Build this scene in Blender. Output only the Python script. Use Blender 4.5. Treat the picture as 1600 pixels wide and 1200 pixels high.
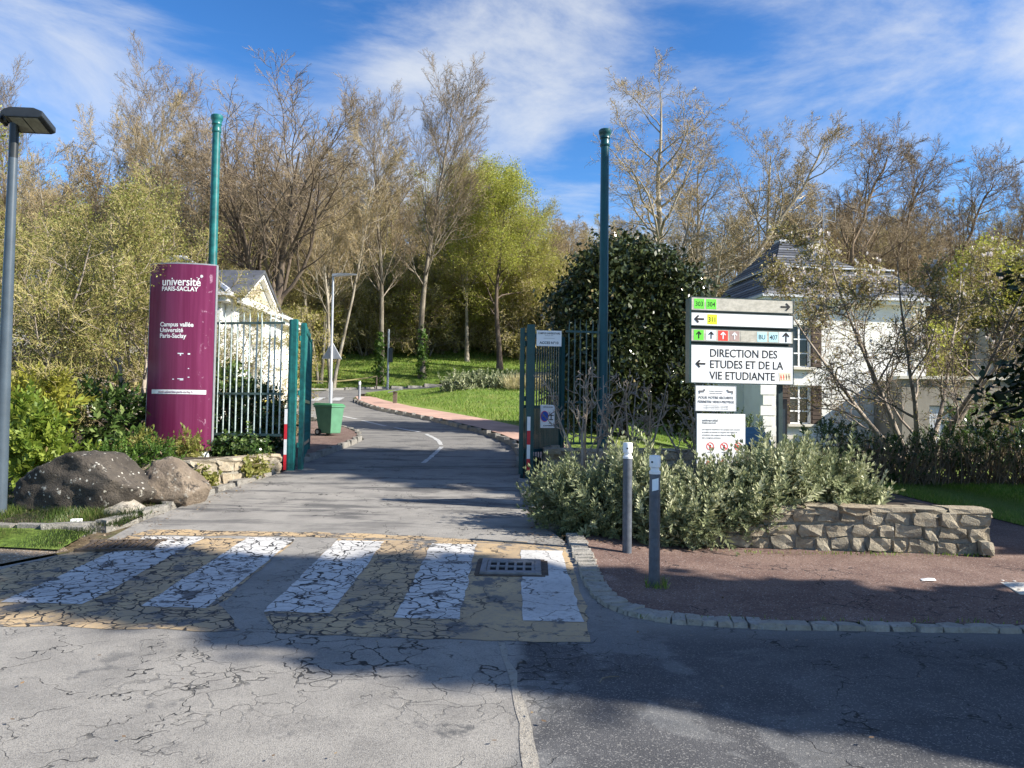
import bpy, bmesh, math, random
import numpy as np
from mathutils import Vector, Matrix, noise as mnoise
from mathutils.geometry import delaunay_2d_cdt

for _o in list(bpy.data.objects): bpy.data.objects.remove(_o)
SC = bpy.context.scene
COL = SC.collection
R = math.radians

# ------------------------------------------------------------------ camera
cam_data = bpy.data.cameras.new('camera'); cam = bpy.data.objects.new('camera', cam_data); COL.objects.link(cam)
cam_data.sensor_width = 36.0; cam_data.lens = 27.05; cam_data.clip_start = 0.05; cam_data.clip_end = 3000
cam.matrix_world = Matrix.Translation((0, 0, 1.6)) @ Matrix.Rotation(R(92.29), 4, 'X') @ Matrix.Rotation(R(0.8), 4, 'Z')
SC.camera = cam

# ------------------------------------------------------------------ light
SUN_EL = 33.0
SUN_H = Vector((0.965, -0.262, 0)).normalized()
to_sun = (SUN_H * math.cos(R(SUN_EL)) + Vector((0, 0, math.sin(R(SUN_EL))))).normalized()
sun_data = bpy.data.lights.new('sun', 'SUN'); sun = bpy.data.objects.new('sun', sun_data); COL.objects.link(sun)
sun_data.energy = 5.0; sun_data.angle = R(0.6); sun_data.color = (1.0, 0.94, 0.84)
sun.rotation_euler = (-to_sun).to_track_quat('-Z', 'Y').to_euler(); sun.location = (20, -20, 40)

world = bpy.data.worlds.new('World'); SC.world = world; world.use_nodes = True
wt = world.node_tree; wt.nodes.clear()
def wn(t, **k):
    n = wt.nodes.new(t)
    for a, b in k.items(): setattr(n, a, b)
    return n
w_out = wn('ShaderNodeOutputWorld'); w_bg = wn('ShaderNodeBackground'); w_bg.inputs[1].default_value = 0.051
sky = wn('ShaderNodeTexSky', sky_type='NISHITA', sun_disc=False, sun_elevation=R(SUN_EL),
         sun_rotation=math.atan2(SUN_H.x, SUN_H.y), altitude=100, air_density=1.0, dust_density=0.25, ozone_density=2.5)
hsv = wn('ShaderNodeHueSaturation'); hsv.inputs['Saturation'].default_value = 1.22; hsv.inputs['Value'].default_value = 1.16
wt.links.new(sky.outputs[0], hsv.inputs['Color'])
tc = wn('ShaderNodeTexCoord'); 
def wmath(op, a, b=None, c=None):
    n = wn('ShaderNodeMath', operation=op)
    for i, v in enumerate((a, b, c)):
        if v is None: continue
        if isinstance(v, (int, float)): n.inputs[i].default_value = v
        else: wt.links.new(v, n.inputs[i])
    return n.outputs[0]
mp = wn('ShaderNodeMapping'); wt.links.new(tc.outputs['Generated'], mp.inputs[0])
mp.inputs['Rotation'].default_value = (0, R(-34), 0); mp.inputs['Scale'].default_value = (0.8, 1.0, 2.4); mp.inputs['Location'].default_value = (8.193, -16.593, -2.526)
cn = wn('ShaderNodeTexNoise'); cn.inputs['Scale'].default_value = 3.1; cn.inputs['Detail'].default_value = 8; cn.inputs['Roughness'].default_value = 0.62; cn.inputs['Distortion'].default_value = 0.45
wt.links.new(mp.outputs[0], cn.inputs['Vector'])
cloud = cn.outputs[0]
for bx, by, bz, cr_, bw in [(0.426, 0.821, 0.38, 0.9625, 0.15), (0.515, 0.809, 0.285, 0.9875, 0.08), (-0.075, 0.933, 0.352, 0.9862, 0.16), (0.04, 0.894, 0.446, 0.9875, 0.1), (-0.156, 0.888, 0.433, 0.9922, 0.06), (-0.505, 0.776, 0.379, 0.99, 0.13), (-0.41, 0.843, 0.349, 0.9932, 0.1), (0.412, 0.866, 0.281, 0.9958, 0.05), (-0.282, 0.857, 0.431, 0.99, -0.1), (0.196, 0.911, 0.363, 0.9862, -0.14), (0.061, 0.96, 0.273, 0.9932, -0.12), (-0.354, 0.884, 0.306, 0.9972, -0.04)]:      # banks of cloud and clear gaps
    dp = wn('ShaderNodeVectorMath', operation='DOT_PRODUCT'); wt.links.new(tc.outputs['Generated'], dp.inputs[0]); dp.inputs[1].default_value = (bx, by, bz)
    mr = wn('ShaderNodeMapRange', interpolation_type='SMOOTHSTEP'); wt.links.new(dp.outputs['Value'], mr.inputs[0]); mr.inputs[1].default_value = cr_; mr.inputs[2].default_value = 1.0; mr.inputs[3].default_value = 0.0; mr.inputs[4].default_value = bw * 0.55
    cloud = wmath('ADD', cloud, mr.outputs[0])
cr = wn('ShaderNodeValToRGB'); cr.color_ramp.interpolation = 'EASE'
cr.color_ramp.elements[0].position = 0.435; cr.color_ramp.elements[0].color = (0, 0, 0, 1)
cr.color_ramp.elements[1].position = 0.8; cr.color_ramp.elements[1].color = (0.74, 0.74, 0.74, 1)
wt.links.new(cloud, cr.inputs[0])
cmix = wn('ShaderNodeMix', data_type='RGBA'); cmix.inputs[7].default_value = (7.9, 8.1, 8.2, 1)
wt.links.new(cr.outputs[0], cmix.inputs[0]); gm = wn('ShaderNodeGamma'); gm.inputs[1].default_value = 1.3; wt.links.new(hsv.outputs[0], gm.inputs[0]); wt.links.new(gm.outputs[0], cmix.inputs[6])
wt.links.new(cmix.outputs[2], w_bg.inputs[0]); wt.links.new(w_bg.outputs[0], w_out.inputs[0])

SC.view_settings.view_transform = 'Standard'; SC.view_settings.look = 'None'; SC.view_settings.gamma = 1.0
SC.view_settings.use_curve_mapping = False; SC.view_settings.exposure = 1.2
SC.cycles.max_bounces = 6; SC.cycles.transparent_max_bounces = 8
SC.cycles.diffuse_bounces = 3; SC.cycles.glossy_bounces = 2; SC.cycles.transmission_bounces = 4
try: SC.cycles.use_denoising = True
except Exception: pass

# ------------------------------------------------------------------ materials
class N:
    def __init__(self, name):
        self.m = bpy.data.materials.new(name); self.m.use_nodes = True
        self.t = self.m.node_tree; self.b = self.t.nodes['Principled BSDF']
        self.b.inputs['Specular IOR Level'].default_value = 0.35
        self.geo = None; self.tco = None
    def new(self, t, **k):
        n = self.t.nodes.new(t)
        for a, b in k.items(): setattr(n, a, b)
        return n
    def put(self, sock, v):
        if v is None: return
        if isinstance(v, (int, float)): sock.default_value = v
        elif isinstance(v, (tuple, list)): sock.default_value = tuple(v) + ((1,) if len(v) == 3 and len(sock.default_value) == 4 else ())
        else: self.t.links.new(v, sock)
    def pos(self):
        if not self.geo: self.geo = self.new('ShaderNodeNewGeometry')
        return self.geo.outputs['Position']
    def obj(self):
        if not self.tco: self.tco = self.new('ShaderNodeTexCoord')
        return self.tco.outputs['Object']
    def noise(self, vec, scale, detail=3, rough=0.55, dist=0.0, out=0):
        n = self.new('ShaderNodeTexNoise'); self.put(n.inputs['Vector'], vec)
        n.inputs['Scale'].default_value = scale; n.inputs['Detail'].default_value = detail
        n.inputs['Roughness'].default_value = rough; n.inputs['Distortion'].default_value = dist
        return n.outputs[out]
    def vor(self, vec, scale, feature='F1', out=0, rnd=1.0):
        n = self.new('ShaderNodeTexVoronoi', feature=feature); self.put(n.inputs['Vector'], vec)
        n.inputs['Scale'].default_value = scale; n.inputs['Randomness'].default_value = rnd
        return n.outputs[out]
    def math(self, op, a, b=None, clamp=False):
        n = self.new('ShaderNodeMath', operation=op); n.use_clamp = clamp
        self.put(n.inputs[0], a); self.put(n.inputs[1], b); return n.outputs[0]
    def step(self, v, lo, hi):
        n = self.new('ShaderNodeMapRange', interpolation_type='SMOOTHSTEP')
        self.put(n.inputs[0], v); n.inputs[1].default_value = lo; n.inputs[2].default_value = hi
        return n.outputs[0]
    def mix(self, f, a, b, blend='MIX'):
        n = self.new('ShaderNodeMix', data_type='RGBA', blend_type=blend)
        self.put(n.inputs[0], f); self.put(n.inputs[6], a); self.put(n.inputs[7], b); return n.outputs[2]
    def vadd(self, a, b, s):
        m = self.new('ShaderNodeVectorMath', operation='MULTIPLY_ADD'); self.put(m.inputs[0], b)
        m.inputs[1].default_value = (s, s, s); self.put(m.inputs[2], a); return m.outputs[0]
    def vmul(self, a, s):
        m = self.new('ShaderNodeVectorMath', operation='MULTIPLY'); self.put(m.inputs[0], a); m.inputs[1].default_value = s; return m.outputs[0]
    def sepx(self, v, i):
        n = self.new('ShaderNodeSeparateXYZ'); self.put(n.inputs[0], v); return n.outputs[i]
    def attr(self, name):
        n = self.new('ShaderNodeAttribute'); n.attribute_name = name; return n.outputs['Fac']
    def bump(self, h, strength=0.4, dist=0.02):
        n = self.new('ShaderNodeBump'); n.inputs['Strength'].default_value = strength; n.inputs['Distance'].default_value = dist
        self.put(n.inputs['Height'], h); self.t.links.new(n.outputs[0], self.b.inputs['Normal'])
    def fin(self, col, rough=0.8, metal=0.0):
        self.put(self.b.inputs['Base Color'], col); self.put(self.b.inputs['Roughness'], rough); self.put(self.b.inputs['Metallic'], metal)
        return self.m

def plain(name, c, rough=0.6, var=0.15, scale=6.0, metal=0.0, bump=0.0, bscale=60.0):
    n = N(name); p = n.obj()
    f = n.noise(p, scale, 4, 0.6)
    col = n.mix(n.step(f, 0.3, 0.7), tuple(x * (1 - var) for x in c), tuple(min(1, x * (1 + var)) for x in c))
    if bump: n.bump(n.noise(p, bscale, 3), bump, 0.01)
    return n.fin(col, rough, metal)

def leafmat(name, c0, c1, c2=None, trans=0.35, rough=0.5):
    n = N(name); r = n.attr('rnd')
    col = n.mix(n.step(r, 0.0, 1.0), c0, c1)
    if c2: col = n.mix(n.step(r, 0.82, 0.95), col, c2)
    n.fin(col, rough)
    tr = n.new('ShaderNodeBsdfTranslucent'); n.put(tr.inputs[0], col)
    ms = n.new('ShaderNodeMixShader'); ms.inputs[0].default_value = trans
    out = [x for x in n.t.nodes if x.type == 'OUTPUT_MATERIAL'][0]
    n.t.links.new(n.b.outputs[0], ms.inputs[1]); n.t.links.new(tr.outputs[0], ms.inputs[2]); n.t.links.new(ms.outputs[0], out.inputs[0])
    return n.m

def barkmat(name, c0, c1, scale=3.0, c2=None):
    n = N(name); p = n.obj()
    f = n.noise(n.vmul(p, (1, 1, 0.35)), scale, 5, 0.65)
    col = n.mix(n.step(f, 0.35, 0.65), c0, c1)
    if c2: col = n.mix(n.step(n.noise(p, 1.1, 3), 0.55, 0.7), col, c2)
    n.bump(n.noise(n.vmul(p, (1, 1, 0.25)), 25, 4), 0.5, 0.03)
    return n.fin(col, 0.9)

M = {}
def asphalt_cols(n):
    p = n.pos()
    big = n.noise(p, 0.45, 4, 0.6); mid = n.noise(p, 2.2, 5, 0.65)
    light = n.mix(n.step(mid, 0.35, 0.68), (0.275, 0.258, 0.23), (0.205, 0.193, 0.174))
    light = n.mix(n.step(big, 0.56, 0.7), light, (0.125, 0.119, 0.11))
    # a dark resurfaced half right of the seam, a mid-grey one past the gate
    x = n.sepx(p, 0); y = n.sepx(p, 1)
    xw = n.math('ADD', x, n.math('MULTIPLY', n.math('SUBTRACT', n.noise(p, 1.3, 4), 0.5), 0.5))
    near = n.step(y, 6.3, 5.4)
    darkm = n.math('MULTIPLY', n.step(xw, 0.02, 0.16), near)
    dark = n.mix(n.step(mid, 0.35, 0.7), (0.05, 0.051, 0.055), (0.08, 0.08, 0.083))
    dark = n.mix(n.math('MULTIPLY', n.step(n.noise(p, 1.05, 4, 0.6, 0.4), 0.5, 0.56), n.step(x, 2.6, 0.6)), dark, (0.135, 0.135, 0.133))
    col = n.mix(darkm, light, dark)
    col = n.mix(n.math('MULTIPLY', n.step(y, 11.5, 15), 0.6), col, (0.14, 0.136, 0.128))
    # aggregate
    sp = n.vor(p, 135, 'F1', 1); spv = n.sepx(sp, 0)
    col = n.mix(n.math('MULTIPLY', n.math('MULTIPLY', n.step(spv, 0.8, 1.0), 0.55), n.step(y, 9, 3)), col, (0.34, 0.325, 0.3))
    col = n.mix(n.math('MULTIPLY', n.step(spv, 0.4, 0.05), n.math('MULTIPLY', n.step(y, 12, 3), 0.5)), col, (0.09, 0.088, 0.085))
    return p, col, x, y
def cracks(n, p, scale, w, warp=0.35, squash=(1, 1.0, 1)):
    wv = n.vadd(p, n.noise(p, 2.3, 3, 0.6, 0, 1), warp)
    wv = n.vadd(wv, n.noise(p, 14, 2, 0.6, 0, 1), 0.05)
    d = n.vor(n.vmul(wv, squash), scale, 'DISTANCE_TO_EDGE', 0)
    wn_ = n.math('MULTIPLY_ADD', n.noise(p, 1.9, 4, 0.7), 2.4); wn_.node.inputs[2].default_value = -0.45
    d = n.math('DIVIDE', d, n.math('MAXIMUM', wn_, 0.12))
    return n.step(d, w, w * 0.4)
def _asphalt():
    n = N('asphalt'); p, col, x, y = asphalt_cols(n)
    c1 = n.math('MULTIPLY', cracks(n, p, 1.35, 0.013, 0.9), n.math('MULTIPLY', n.step(n.noise(p, 0.55, 3), 0.46, 0.55), n.step(n.noise(p, 5.0, 3), 0.4, 0.52)))
    zone = n.math('MULTIPLY', n.math('MULTIPLY', n.step(y, 3.7, 5.0), n.step(y, 9.4, 8.3)), n.math('MULTIPLY', n.step(x, -2.9, -1.3), n.step(x, 0.75, 0.2)))
    c2 = n.math('MULTIPLY', cracks(n, p, 4.6, 0.05, 0.45, (1, 1.0, 1)), n.math('MULTIPLY', zone, n.step(n.noise(p, 1.6, 4, 0.6), 0.42, 0.53)))
    c3 = n.math('MULTIPLY', cracks(n, p, 3.0, 0.026, 0.6), n.math('MULTIPLY', n.step(n.noise(p, 0.9, 3), 0.56, 0.62), n.step(n.noise(p, 4.1, 3), 0.42, 0.54)))
    st = n.noise(n.vmul(p, (0.55, 2.6, 1)), 1.0, 6, 0.7); col = n.mix(n.math('MULTIPLY', n.step(st, 0.5, 0.6), n.math('MULTIPLY', n.step(y, 8.6, 10), 0.7)), col, (0.05, 0.05, 0.052))
    col = n.mix(n.math('MULTIPLY', n.step(n.noise(p, 1.7, 5, 0.7), 0.6, 0.68), n.step(y, 5.6, 4.6)), col, (0.1, 0.098, 0.095))
    c = n.math('MAXIMUM', n.math('MAXIMUM', c1, c2), n.math('MULTIPLY', c3, 0.8))
    col = n.mix(c, col, (0.018, 0.018, 0.018))
    h = n.math('SUBTRACT', n.noise(p, 130, 2, 0.7), n.math('MULTIPLY', c, 1.2)); n.bump(h, 0.7, 0.008)
    return n.fin(col, 0.85)
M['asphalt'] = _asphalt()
def _paint(name, c, c2, worn_lo, worn_hi, scale=5.6, cw=0.05):
    n = N(name); p = n.pos()
    w = n.noise(p, 3.2, 7, 0.72); x = n.sepx(p, 0)
    base = n.mix(n.step(n.noise(p, 1.2, 4), 0.35, 0.7), c, c2)
    base = n.mix(n.math('MULTIPLY', n.step(n.noise(p, 22, 5, 0.75), 0.46, 0.72), 0.6), base, (0.19, 0.18, 0.17))
    asp = n.mix(n.noise(p, 60, 2), (0.075, 0.074, 0.073), (0.15, 0.148, 0.144))
    col = n.mix(n.step(w, worn_lo, worn_hi), base, asp)
    # the repaved strip by the drain is hardly cracked
    k = n.math('SUBTRACT', 1.0, n.math('MULTIPLY', n.step(x, -0.42, -0.3), 0.985))
    cm = n.math('MULTIPLY', cracks(n, p, scale, cw, 0.42), n.math('MULTIPLY', k, n.step(n.noise(p, 2.6, 3), 0.25, 0.38)))
    cm = n.math('MAXIMUM', cm, n.math('MULTIPLY', cracks(n, p, 1.5, 0.016, 0.6), 0.8))
    col = n.mix(cm, col, (0.028, 0.027, 0.026))
    n.bump(n.math('SUBTRACT', n.math('MULTIPLY', n.noise(p, 110, 2), 0.5), cm), 0.6, 0.008)
    return n.fin(col, 0.7)
M['paint_white'] = _paint('white_road_paint', (0.58, 0.565, 0.535), (0.43, 0.42, 0.4), 0.55, 0.62, 6.2, 0.07)
M['paint_ochre'] = _paint('ochre_road_paint', (0.46, 0.33, 0.18), (0.33, 0.245, 0.15), 0.51, 0.6, 6.2, 0.07)
M['paint_plain'] = plain('old_white_line', (0.4, 0.4, 0.385), 0.8, 0.25, 9)
def _tarmac():
    n = N('red_tarmac'); p = n.pos()
    col = n.mix(n.step(n.noise(p, 1.3, 5, 0.65), 0.35, 0.7), (0.125, 0.075, 0.06), (0.205, 0.135, 0.107))
    col = n.mix(n.math('MULTIPLY', n.step(n.noise(p, 0.8, 5, 0.6, 0.5), 0.6, 0.68), 0.6), col, (0.28, 0.21, 0.18))
    v = n.sepx(n.vor(p, 110, 'F1', 1), 0)
    col = n.mix(n.step(v, 0.35, 0.0), col, (0.06, 0.04, 0.035))
    col = n.mix(n.math('MULTIPLY', n.step(v, 0.9, 1.0), 0.6), col, (0.45, 0.4, 0.36))
    c = n.math('MULTIPLY', cracks(n, p, 1.9, 0.018, 0.7), n.step(n.noise(p, 0.7, 2), 0.5, 0.56))
    col = n.mix(c, col, (0.03, 0.02, 0.02))
    n.bump(n.math('SUBTRACT', n.noise(p, 140, 2), c), 0.6, 0.006)
    return n.fin(col, 0.9)
M['tarmac'] = _tarmac()
M['pink_path'] = plain('pink_path', (0.42, 0.27, 0.21), 0.9, 0.15, 1.2, 0, 0.2)
def _ground():
    n = N('leaf_litter'); p = n.pos()
    a = n.noise(p, 0.5, 5, 0.65); b = n.noise(p, 9, 5, 0.7)
    col = n.mix(n.step(b, 0.3, 0.7), (0.055, 0.04, 0.025), (0.15, 0.11, 0.065))
    col = n.mix(n.step(a, 0.45, 0.58), col, n.mix(b, (0.035, 0.055, 0.014), (0.09, 0.12, 0.03)))
    n.bump(b, 0.8, 0.05)
    return n.fin(col, 0.95)
M['ground'] = _ground()
def _lawn(name, d, l, y):
    n = N(name); p = n.pos()
    b = n.noise(p, 14, 5, 0.75); a = n.noise(p, 0.7, 4)
    col = n.mix(n.step(b, 0.25, 0.75), d, l)
    col = n.mix(n.math('MULTIPLY', n.step(a, 0.42, 0.7), 0.6), col, y)
    n.bump(n.noise(p, 30, 4, 0.7), 0.9, 0.05)
    return n.fin(col, 0.9)
M['lawn'] = _lawn('lawn_turf', (0.075, 0.13, 0.016), (0.2, 0.3, 0.04), (0.24, 0.25, 0.06))
def _dirt():
    n = N('gravel_dirt'); p = n.pos(); v = n.vor(p, 60, 'F1', 1)
    col = n.mix(n.step(n.noise(p, 4, 5, 0.7), 0.3, 0.7), (0.2, 0.145, 0.095), (0.33, 0.25, 0.17))
    col = n.mix(n.step(n.sepx(v, 0), 0.8, 1.0), col, (0.45, 0.4, 0.33)); n.bump(n.vor(p, 60), 0.7, 0.02)
    return n.fin(col, 0.95)
M['dirt'] = _dirt()
def _stone(name, c0, c1, c2, sc=5.0):
    n = N(name); p = n.pos(); oi = n.new('ShaderNodeObjectInfo')
    f = n.noise(p, sc, 6, 0.7)
    col = n.mix(n.step(f, 0.3, 0.7), c0, c1)
    col = n.mix(n.math('MULTIPLY', oi.outputs['Random'], 0.55), col, c2)
    col = n.mix(n.math('MULTIPLY', n.step(n.noise(p, sc * 2.3, 5, 0.7), 0.56, 0.7), 0.75), col, (0.07, 0.065, 0.055))
    col = n.mix(n.step(n.noise(p, sc * 5, 3, 0.6), 0.66, 0.74), col, (0.55, 0.54, 0.48))
    n.bump(n.math('ADD', n.noise(p, sc * 4, 6, 0.75), n.math('MULTIPLY', n.noise(p, sc * 14, 3), 0.4)), 0.9, 0.035)
    return n.fin(col, 0.92)
M['stone'] = _stone('wall_stone', (0.2, 0.172, 0.13), (0.44, 0.39, 0.295), (0.38, 0.3, 0.2))
M['mortar'] = _stone('old_mortar', (0.22, 0.2, 0.165), (0.36, 0.335, 0.28), (0.28, 0.26, 0.22), 7)
M['sett'] = _stone('granite_sett', (0.3, 0.28, 0.245), (0.46, 0.435, 0.39), (0.38, 0.34, 0.28), 9)
M['kerb'] = _stone('kerb_stone', (0.19, 0.18, 0.16), (0.31, 0.295, 0.265), (0.22, 0.2, 0.17), 6)
def _boulder(name, c0, c1, lichen):
    n = N(name); p = n.obj()
    col = n.mix(n.step(n.noise(p, 2.2, 6, 0.7), 0.35, 0.65), c0, c1)
    col = n.mix(n.step(n.noise(p, 4.5, 6, 0.75), 0.54, 0.66), col, (0.035, 0.03, 0.026))
    col = n.mix(n.math('MULTIPLY', n.step(n.noise(p, 8, 5, 0.7), 0.6, 0.66), lichen), col, (0.46, 0.44, 0.38))
    col = n.mix(n.math('MULTIPLY', n.step(n.vor(p, 9), 0.16, 0.1), lichen), col, (0.5, 0.48, 0.42))
    n.bump(n.math('ADD', n.noise(p, 7, 7, 0.75), n.math('MULTIPLY', n.noise(p, 40, 3), 0.25)), 0.9, 0.06)
    return n.fin(col, 0.92)
M['boulder_dark'] = _boulder('dark_lichen_rock', (0.04, 0.034, 0.028), (0.095, 0.08, 0.064), 0.9)
M['boulder_tan'] = _boulder('tan_sandstone', (0.135, 0.105, 0.078), (0.22, 0.175, 0.13), 0.4)
M['boulder_pale'] = _boulder('pale_rock', (0.3, 0.27, 0.22), (0.4, 0.36, 0.3), 0.3)
M['iron'] = plain('cast_iron', (0.2, 0.2, 0.205), 0.6, 0.2, 14, 0.2, 0.3)
M['iron_rust'] = plain('rusty_grate', (0.09, 0.07, 0.055), 0.8, 0.4, 12, 0.2, 0.4)
M['hole'] = plain('hole_shade_and_rivet_black', (0.006, 0.006, 0.006), 0.9)
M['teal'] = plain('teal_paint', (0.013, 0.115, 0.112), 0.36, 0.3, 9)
M['teal_dark'] = plain('teal_paint_shade_toned', (0.008, 0.062, 0.068), 0.32, 0.12, 5)  # darker copy of the teal: shade on right-hand ironwork put into colour
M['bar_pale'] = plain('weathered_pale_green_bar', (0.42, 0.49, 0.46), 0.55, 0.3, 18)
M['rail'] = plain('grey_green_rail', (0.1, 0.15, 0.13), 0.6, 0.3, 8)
M['red'] = plain('red_reflector', (0.55, 0.02, 0.035), 0.35, 0.08)
M['white'] = plain('white_paint', (0.78, 0.78, 0.77), 0.45, 0.05, 5)
M['white_cap'] = plain('white_plastic_cap', (0.74, 0.75, 0.76), 0.35, 0.04, 12)
M['sign_white'] = plain('white_sign_face', (0.8, 0.8, 0.79), 0.4, 0.03, 3)
def _dirty_sign():
    n = N('weathered_sign_face'); p = n.obj()
    f = n.noise(n.vmul(p, (1, 1, 2)), 9, 7, 0.75)
    return n.fin(n.mix(n.step(f, 0.35, 0.65), (0.56, 0.53, 0.45), (0.38, 0.36, 0.3)), 0.6)
M['sign_dirty'] = _dirty_sign()
M['sign_black'] = plain('black_print', (0.012, 0.012, 0.013), 0.5)
M['grey_print'] = plain('grey_print', (0.16, 0.16, 0.17), 0.6)
M['sign_green'] = plain('green_print', (0.14, 0.68, 0.05), 0.5, 0.05)
M['sign_yellow'] = plain('yellow_print', (0.7, 0.75, 0.03), 0.5, 0.05)
M['sign_red'] = plain('red_print', (0.8, 0.06, 0.04), 0.5, 0.05)
M['sign_brown'] = plain('faded_brown_print', (0.4, 0.28, 0.25), 0.6, 0.1)
M['sign_blue'] = plain('pale_blue_print', (0.46, 0.75, 0.82), 0.5, 0.05)
M['sign_pale'] = plain('pale_print', (0.72, 0.79, 0.83), 0.5, 0.05)
M['sign_cobalt'] = plain('cobalt_print', (0.03, 0.09, 0.4), 0.5, 0.05)
M['sign_cream'] = plain('cream_sticker', (0.75, 0.66, 0.5), 0.5, 0.06)
M['sign_frame'] = plain('dark_sign_frame', (0.03, 0.05, 0.05), 0.45, 0.15)
def _totem():
    n = N('plum_enamel'); p = n.obj(); x = n.sepx(p, 0); z = n.sepx(p, 2)
    f = n.noise(n.vmul(p, (14, 14, 0.5)), 1.0, 3)
    col = n.mix(n.step(f, 0.35, 0.75), (0.135, 0.0125, 0.055), (0.19, 0.028, 0.088))
    # peeling enamel along the right-hand edge, low down
    pe = n.math('MULTIPLY', n.step(n.noise(n.vmul(p, (1, 1, 0.6)), 9, 7, 0.7, 0.8), 0.6, 0.63), n.math('MULTIPLY', n.step(x, 0.3, 0.42), n.step(x, 0.53, 0.5)))
    col = n.mix(n.math('MULTIPLY', pe, 0.5), col, (0.55, 0.36, 0.45))
    return n.fin(col, n.mix(f, (0.22, 0.22, 0.22), (0.42, 0.42, 0.42)))
M['plum'] = _totem()
M['pole_grey'] = plain('blue_grey_pole', (0.055, 0.075, 0.095), 0.4, 0.12, 5)
M['bollard'] = plain('slate_grey_bollard', (0.075, 0.085, 0.105), 0.45, 0.22, 16)
M['galv'] = plain('galvanised_steel', (0.33, 0.345, 0.36), 0.45, 0.1, 10, 0.4)
M['lamp_body'] = plain('dark_lamp_housing', (0.022, 0.026, 0.028), 0.35)
M['lamp_glass'] = plain('lamp_glass', (0.2, 0.2, 0.16), 0.2, 0.2, 10)
M['bin'] = plain('green_bin_plastic', (0.085, 0.21, 0.125), 0.5, 0.1, 4)
M['bin_lid'] = plain('dark_green_bin_lid', (0.06, 0.21, 0.085), 0.45, 0.1, 4)
M['rubber'] = plain('black_rubber', (0.02, 0.02, 0.02), 0.8)
M['tape'] = plain('yellow_tape', (0.6, 0.5, 0.1), 0.6)
def _render(name, c, d):
    n = N(name); p = n.pos()
    col = n.mix(n.step(n.noise(p, 0.9, 5, 0.6), 0.35, 0.75), c, d)
    col = n.mix(n.math('MULTIPLY', n.step(n.noise(n.vmul(p, (3, 3, 0.4)), 1.5, 5, 0.6), 0.58, 0.75), 0.35), col, (0.4, 0.37, 0.32))
    n.bump(n.noise(p, 30, 3), 0.25, 0.02)
    return n.fin(col, 0.9)
M['render_white'] = _render('white_render', (0.8, 0.79, 0.74), (0.7, 0.68, 0.62))
M['render_cream'] = _render('cream_stone_trim', (0.66, 0.62, 0.53), (0.55, 0.51, 0.43))
M['stone_old'] = _render('old_masonry', (0.3, 0.27, 0.22), (0.2, 0.175, 0.14))
def _slate():
    n = N('slate_roof'); p = n.pos(); b = n.new('ShaderNodeTexBrick'); n.put(b.inputs['Vector'], n.vmul(n.obj(), (1, 1, 1)))
    b.inputs['Scale'].default_value = 4.0
    f = n.noise(p, 3, 5, 0.7)
    col = n.mix(n.step(f, 0.3, 0.7), (0.055, 0.058, 0.066), (0.1, 0.103, 0.112)); n.bump(n.noise(p, 20, 3), 0.4, 0.02)
    return n.fin(col, 0.6)
M['slate'] = _slate()
M['slate_light'] = plain('grey_slate', (0.15, 0.155, 0.168), 0.6, 0.2, 6)
M['zinc'] = plain('zinc_flashing', (0.5, 0.51, 0.53), 0.5, 0.1, 6, 0.2)
M['shutter'] = plain('brown_shutter', (0.065, 0.042, 0.03), 0.7, 0.2, 8)
M['glass'] = plain('window_glass', (0.03, 0.035, 0.04), 0.08, 0.1)
M['wood'] = plain('weathered_wood', (0.16, 0.12, 0.09), 0.8, 0.25, 10)
M['tile'] = plain('terracotta_pot', (0.12, 0.085, 0.065), 0.8, 0.2)
M['notice_blue'] = plain('blue_lectern_panel', (0.05, 0.12, 0.16), 0.3, 0.2, 10)
M['paper'] = plain('white_paper', (0.8, 0.8, 0.78), 0.7, 0.04)
M['tactile'] = plain('cream_tactile_slab', (0.55, 0.52, 0.46), 0.8, 0.1, 8)
M['soil'] = plain('dark_soil', (0.06, 0.045, 0.03), 0.95, 0.4, 5, 0, 0.8, 15)
M['bark_dark'] = barkmat('dark_bark', (0.07, 0.052, 0.04), (0.15, 0.115, 0.085))
M['bark_brown'] = barkmat('brown_bark', (0.14, 0.1, 0.065), (0.24, 0.18, 0.12))
M['bark_pale'] = barkmat('pale_grey_bark', (0.11, 0.09, 0.066), (0.25, 0.215, 0.165))
M['bark_plane'] = barkmat('mottled_plane_bark', (0.2, 0.165, 0.115), (0.42, 0.37, 0.28), 2.5)
M['bark_birch'] = barkmat('birch_bark', (0.15, 0.125, 0.09), (0.36, 0.32, 0.255), 2.2)
M['twig_tan'] = barkmat('tan_twigs', (0.24, 0.18, 0.09), (0.4, 0.315, 0.175), 1.0)
M['twig_olive'] = barkmat('olive_twigs', (0.27, 0.225, 0.085), (0.43, 0.37, 0.16), 1.0)
M['twig_grey'] = barkmat('grey_twigs', (0.16, 0.12, 0.075), (0.28, 0.215, 0.135), 1.0)
M['twig_straw'] = barkmat('straw_twigs_sun_toned', (0.38, 0.32, 0.16), (0.55, 0.47, 0.26), 1.0)  # brightened colour stands in for sunlight missing on the undergrowth
M['recess_shade'] = plain('cream_recess_shade', (0.42, 0.36, 0.26), 0.9, 0.1)  # darker cream paints recess shade on the flat tympanum
M['bark_grey'] = barkmat('grey_shrub_bark', (0.19, 0.155, 0.125), (0.36, 0.305, 0.25), 8)
M['leaf_bud'] = leafmat('budding_leaves', (0.22, 0.21, 0.05), (0.38, 0.33, 0.1), None, 0.45)
M['leaf_russet'] = leafmat('russet_buds', (0.22, 0.16, 0.07), (0.36, 0.27, 0.12), None, 0.35)
M['leaf_lime'] = leafmat('lime_leaves', (0.25, 0.285, 0.04), (0.45, 0.455, 0.085), None, 0.5)
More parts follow.
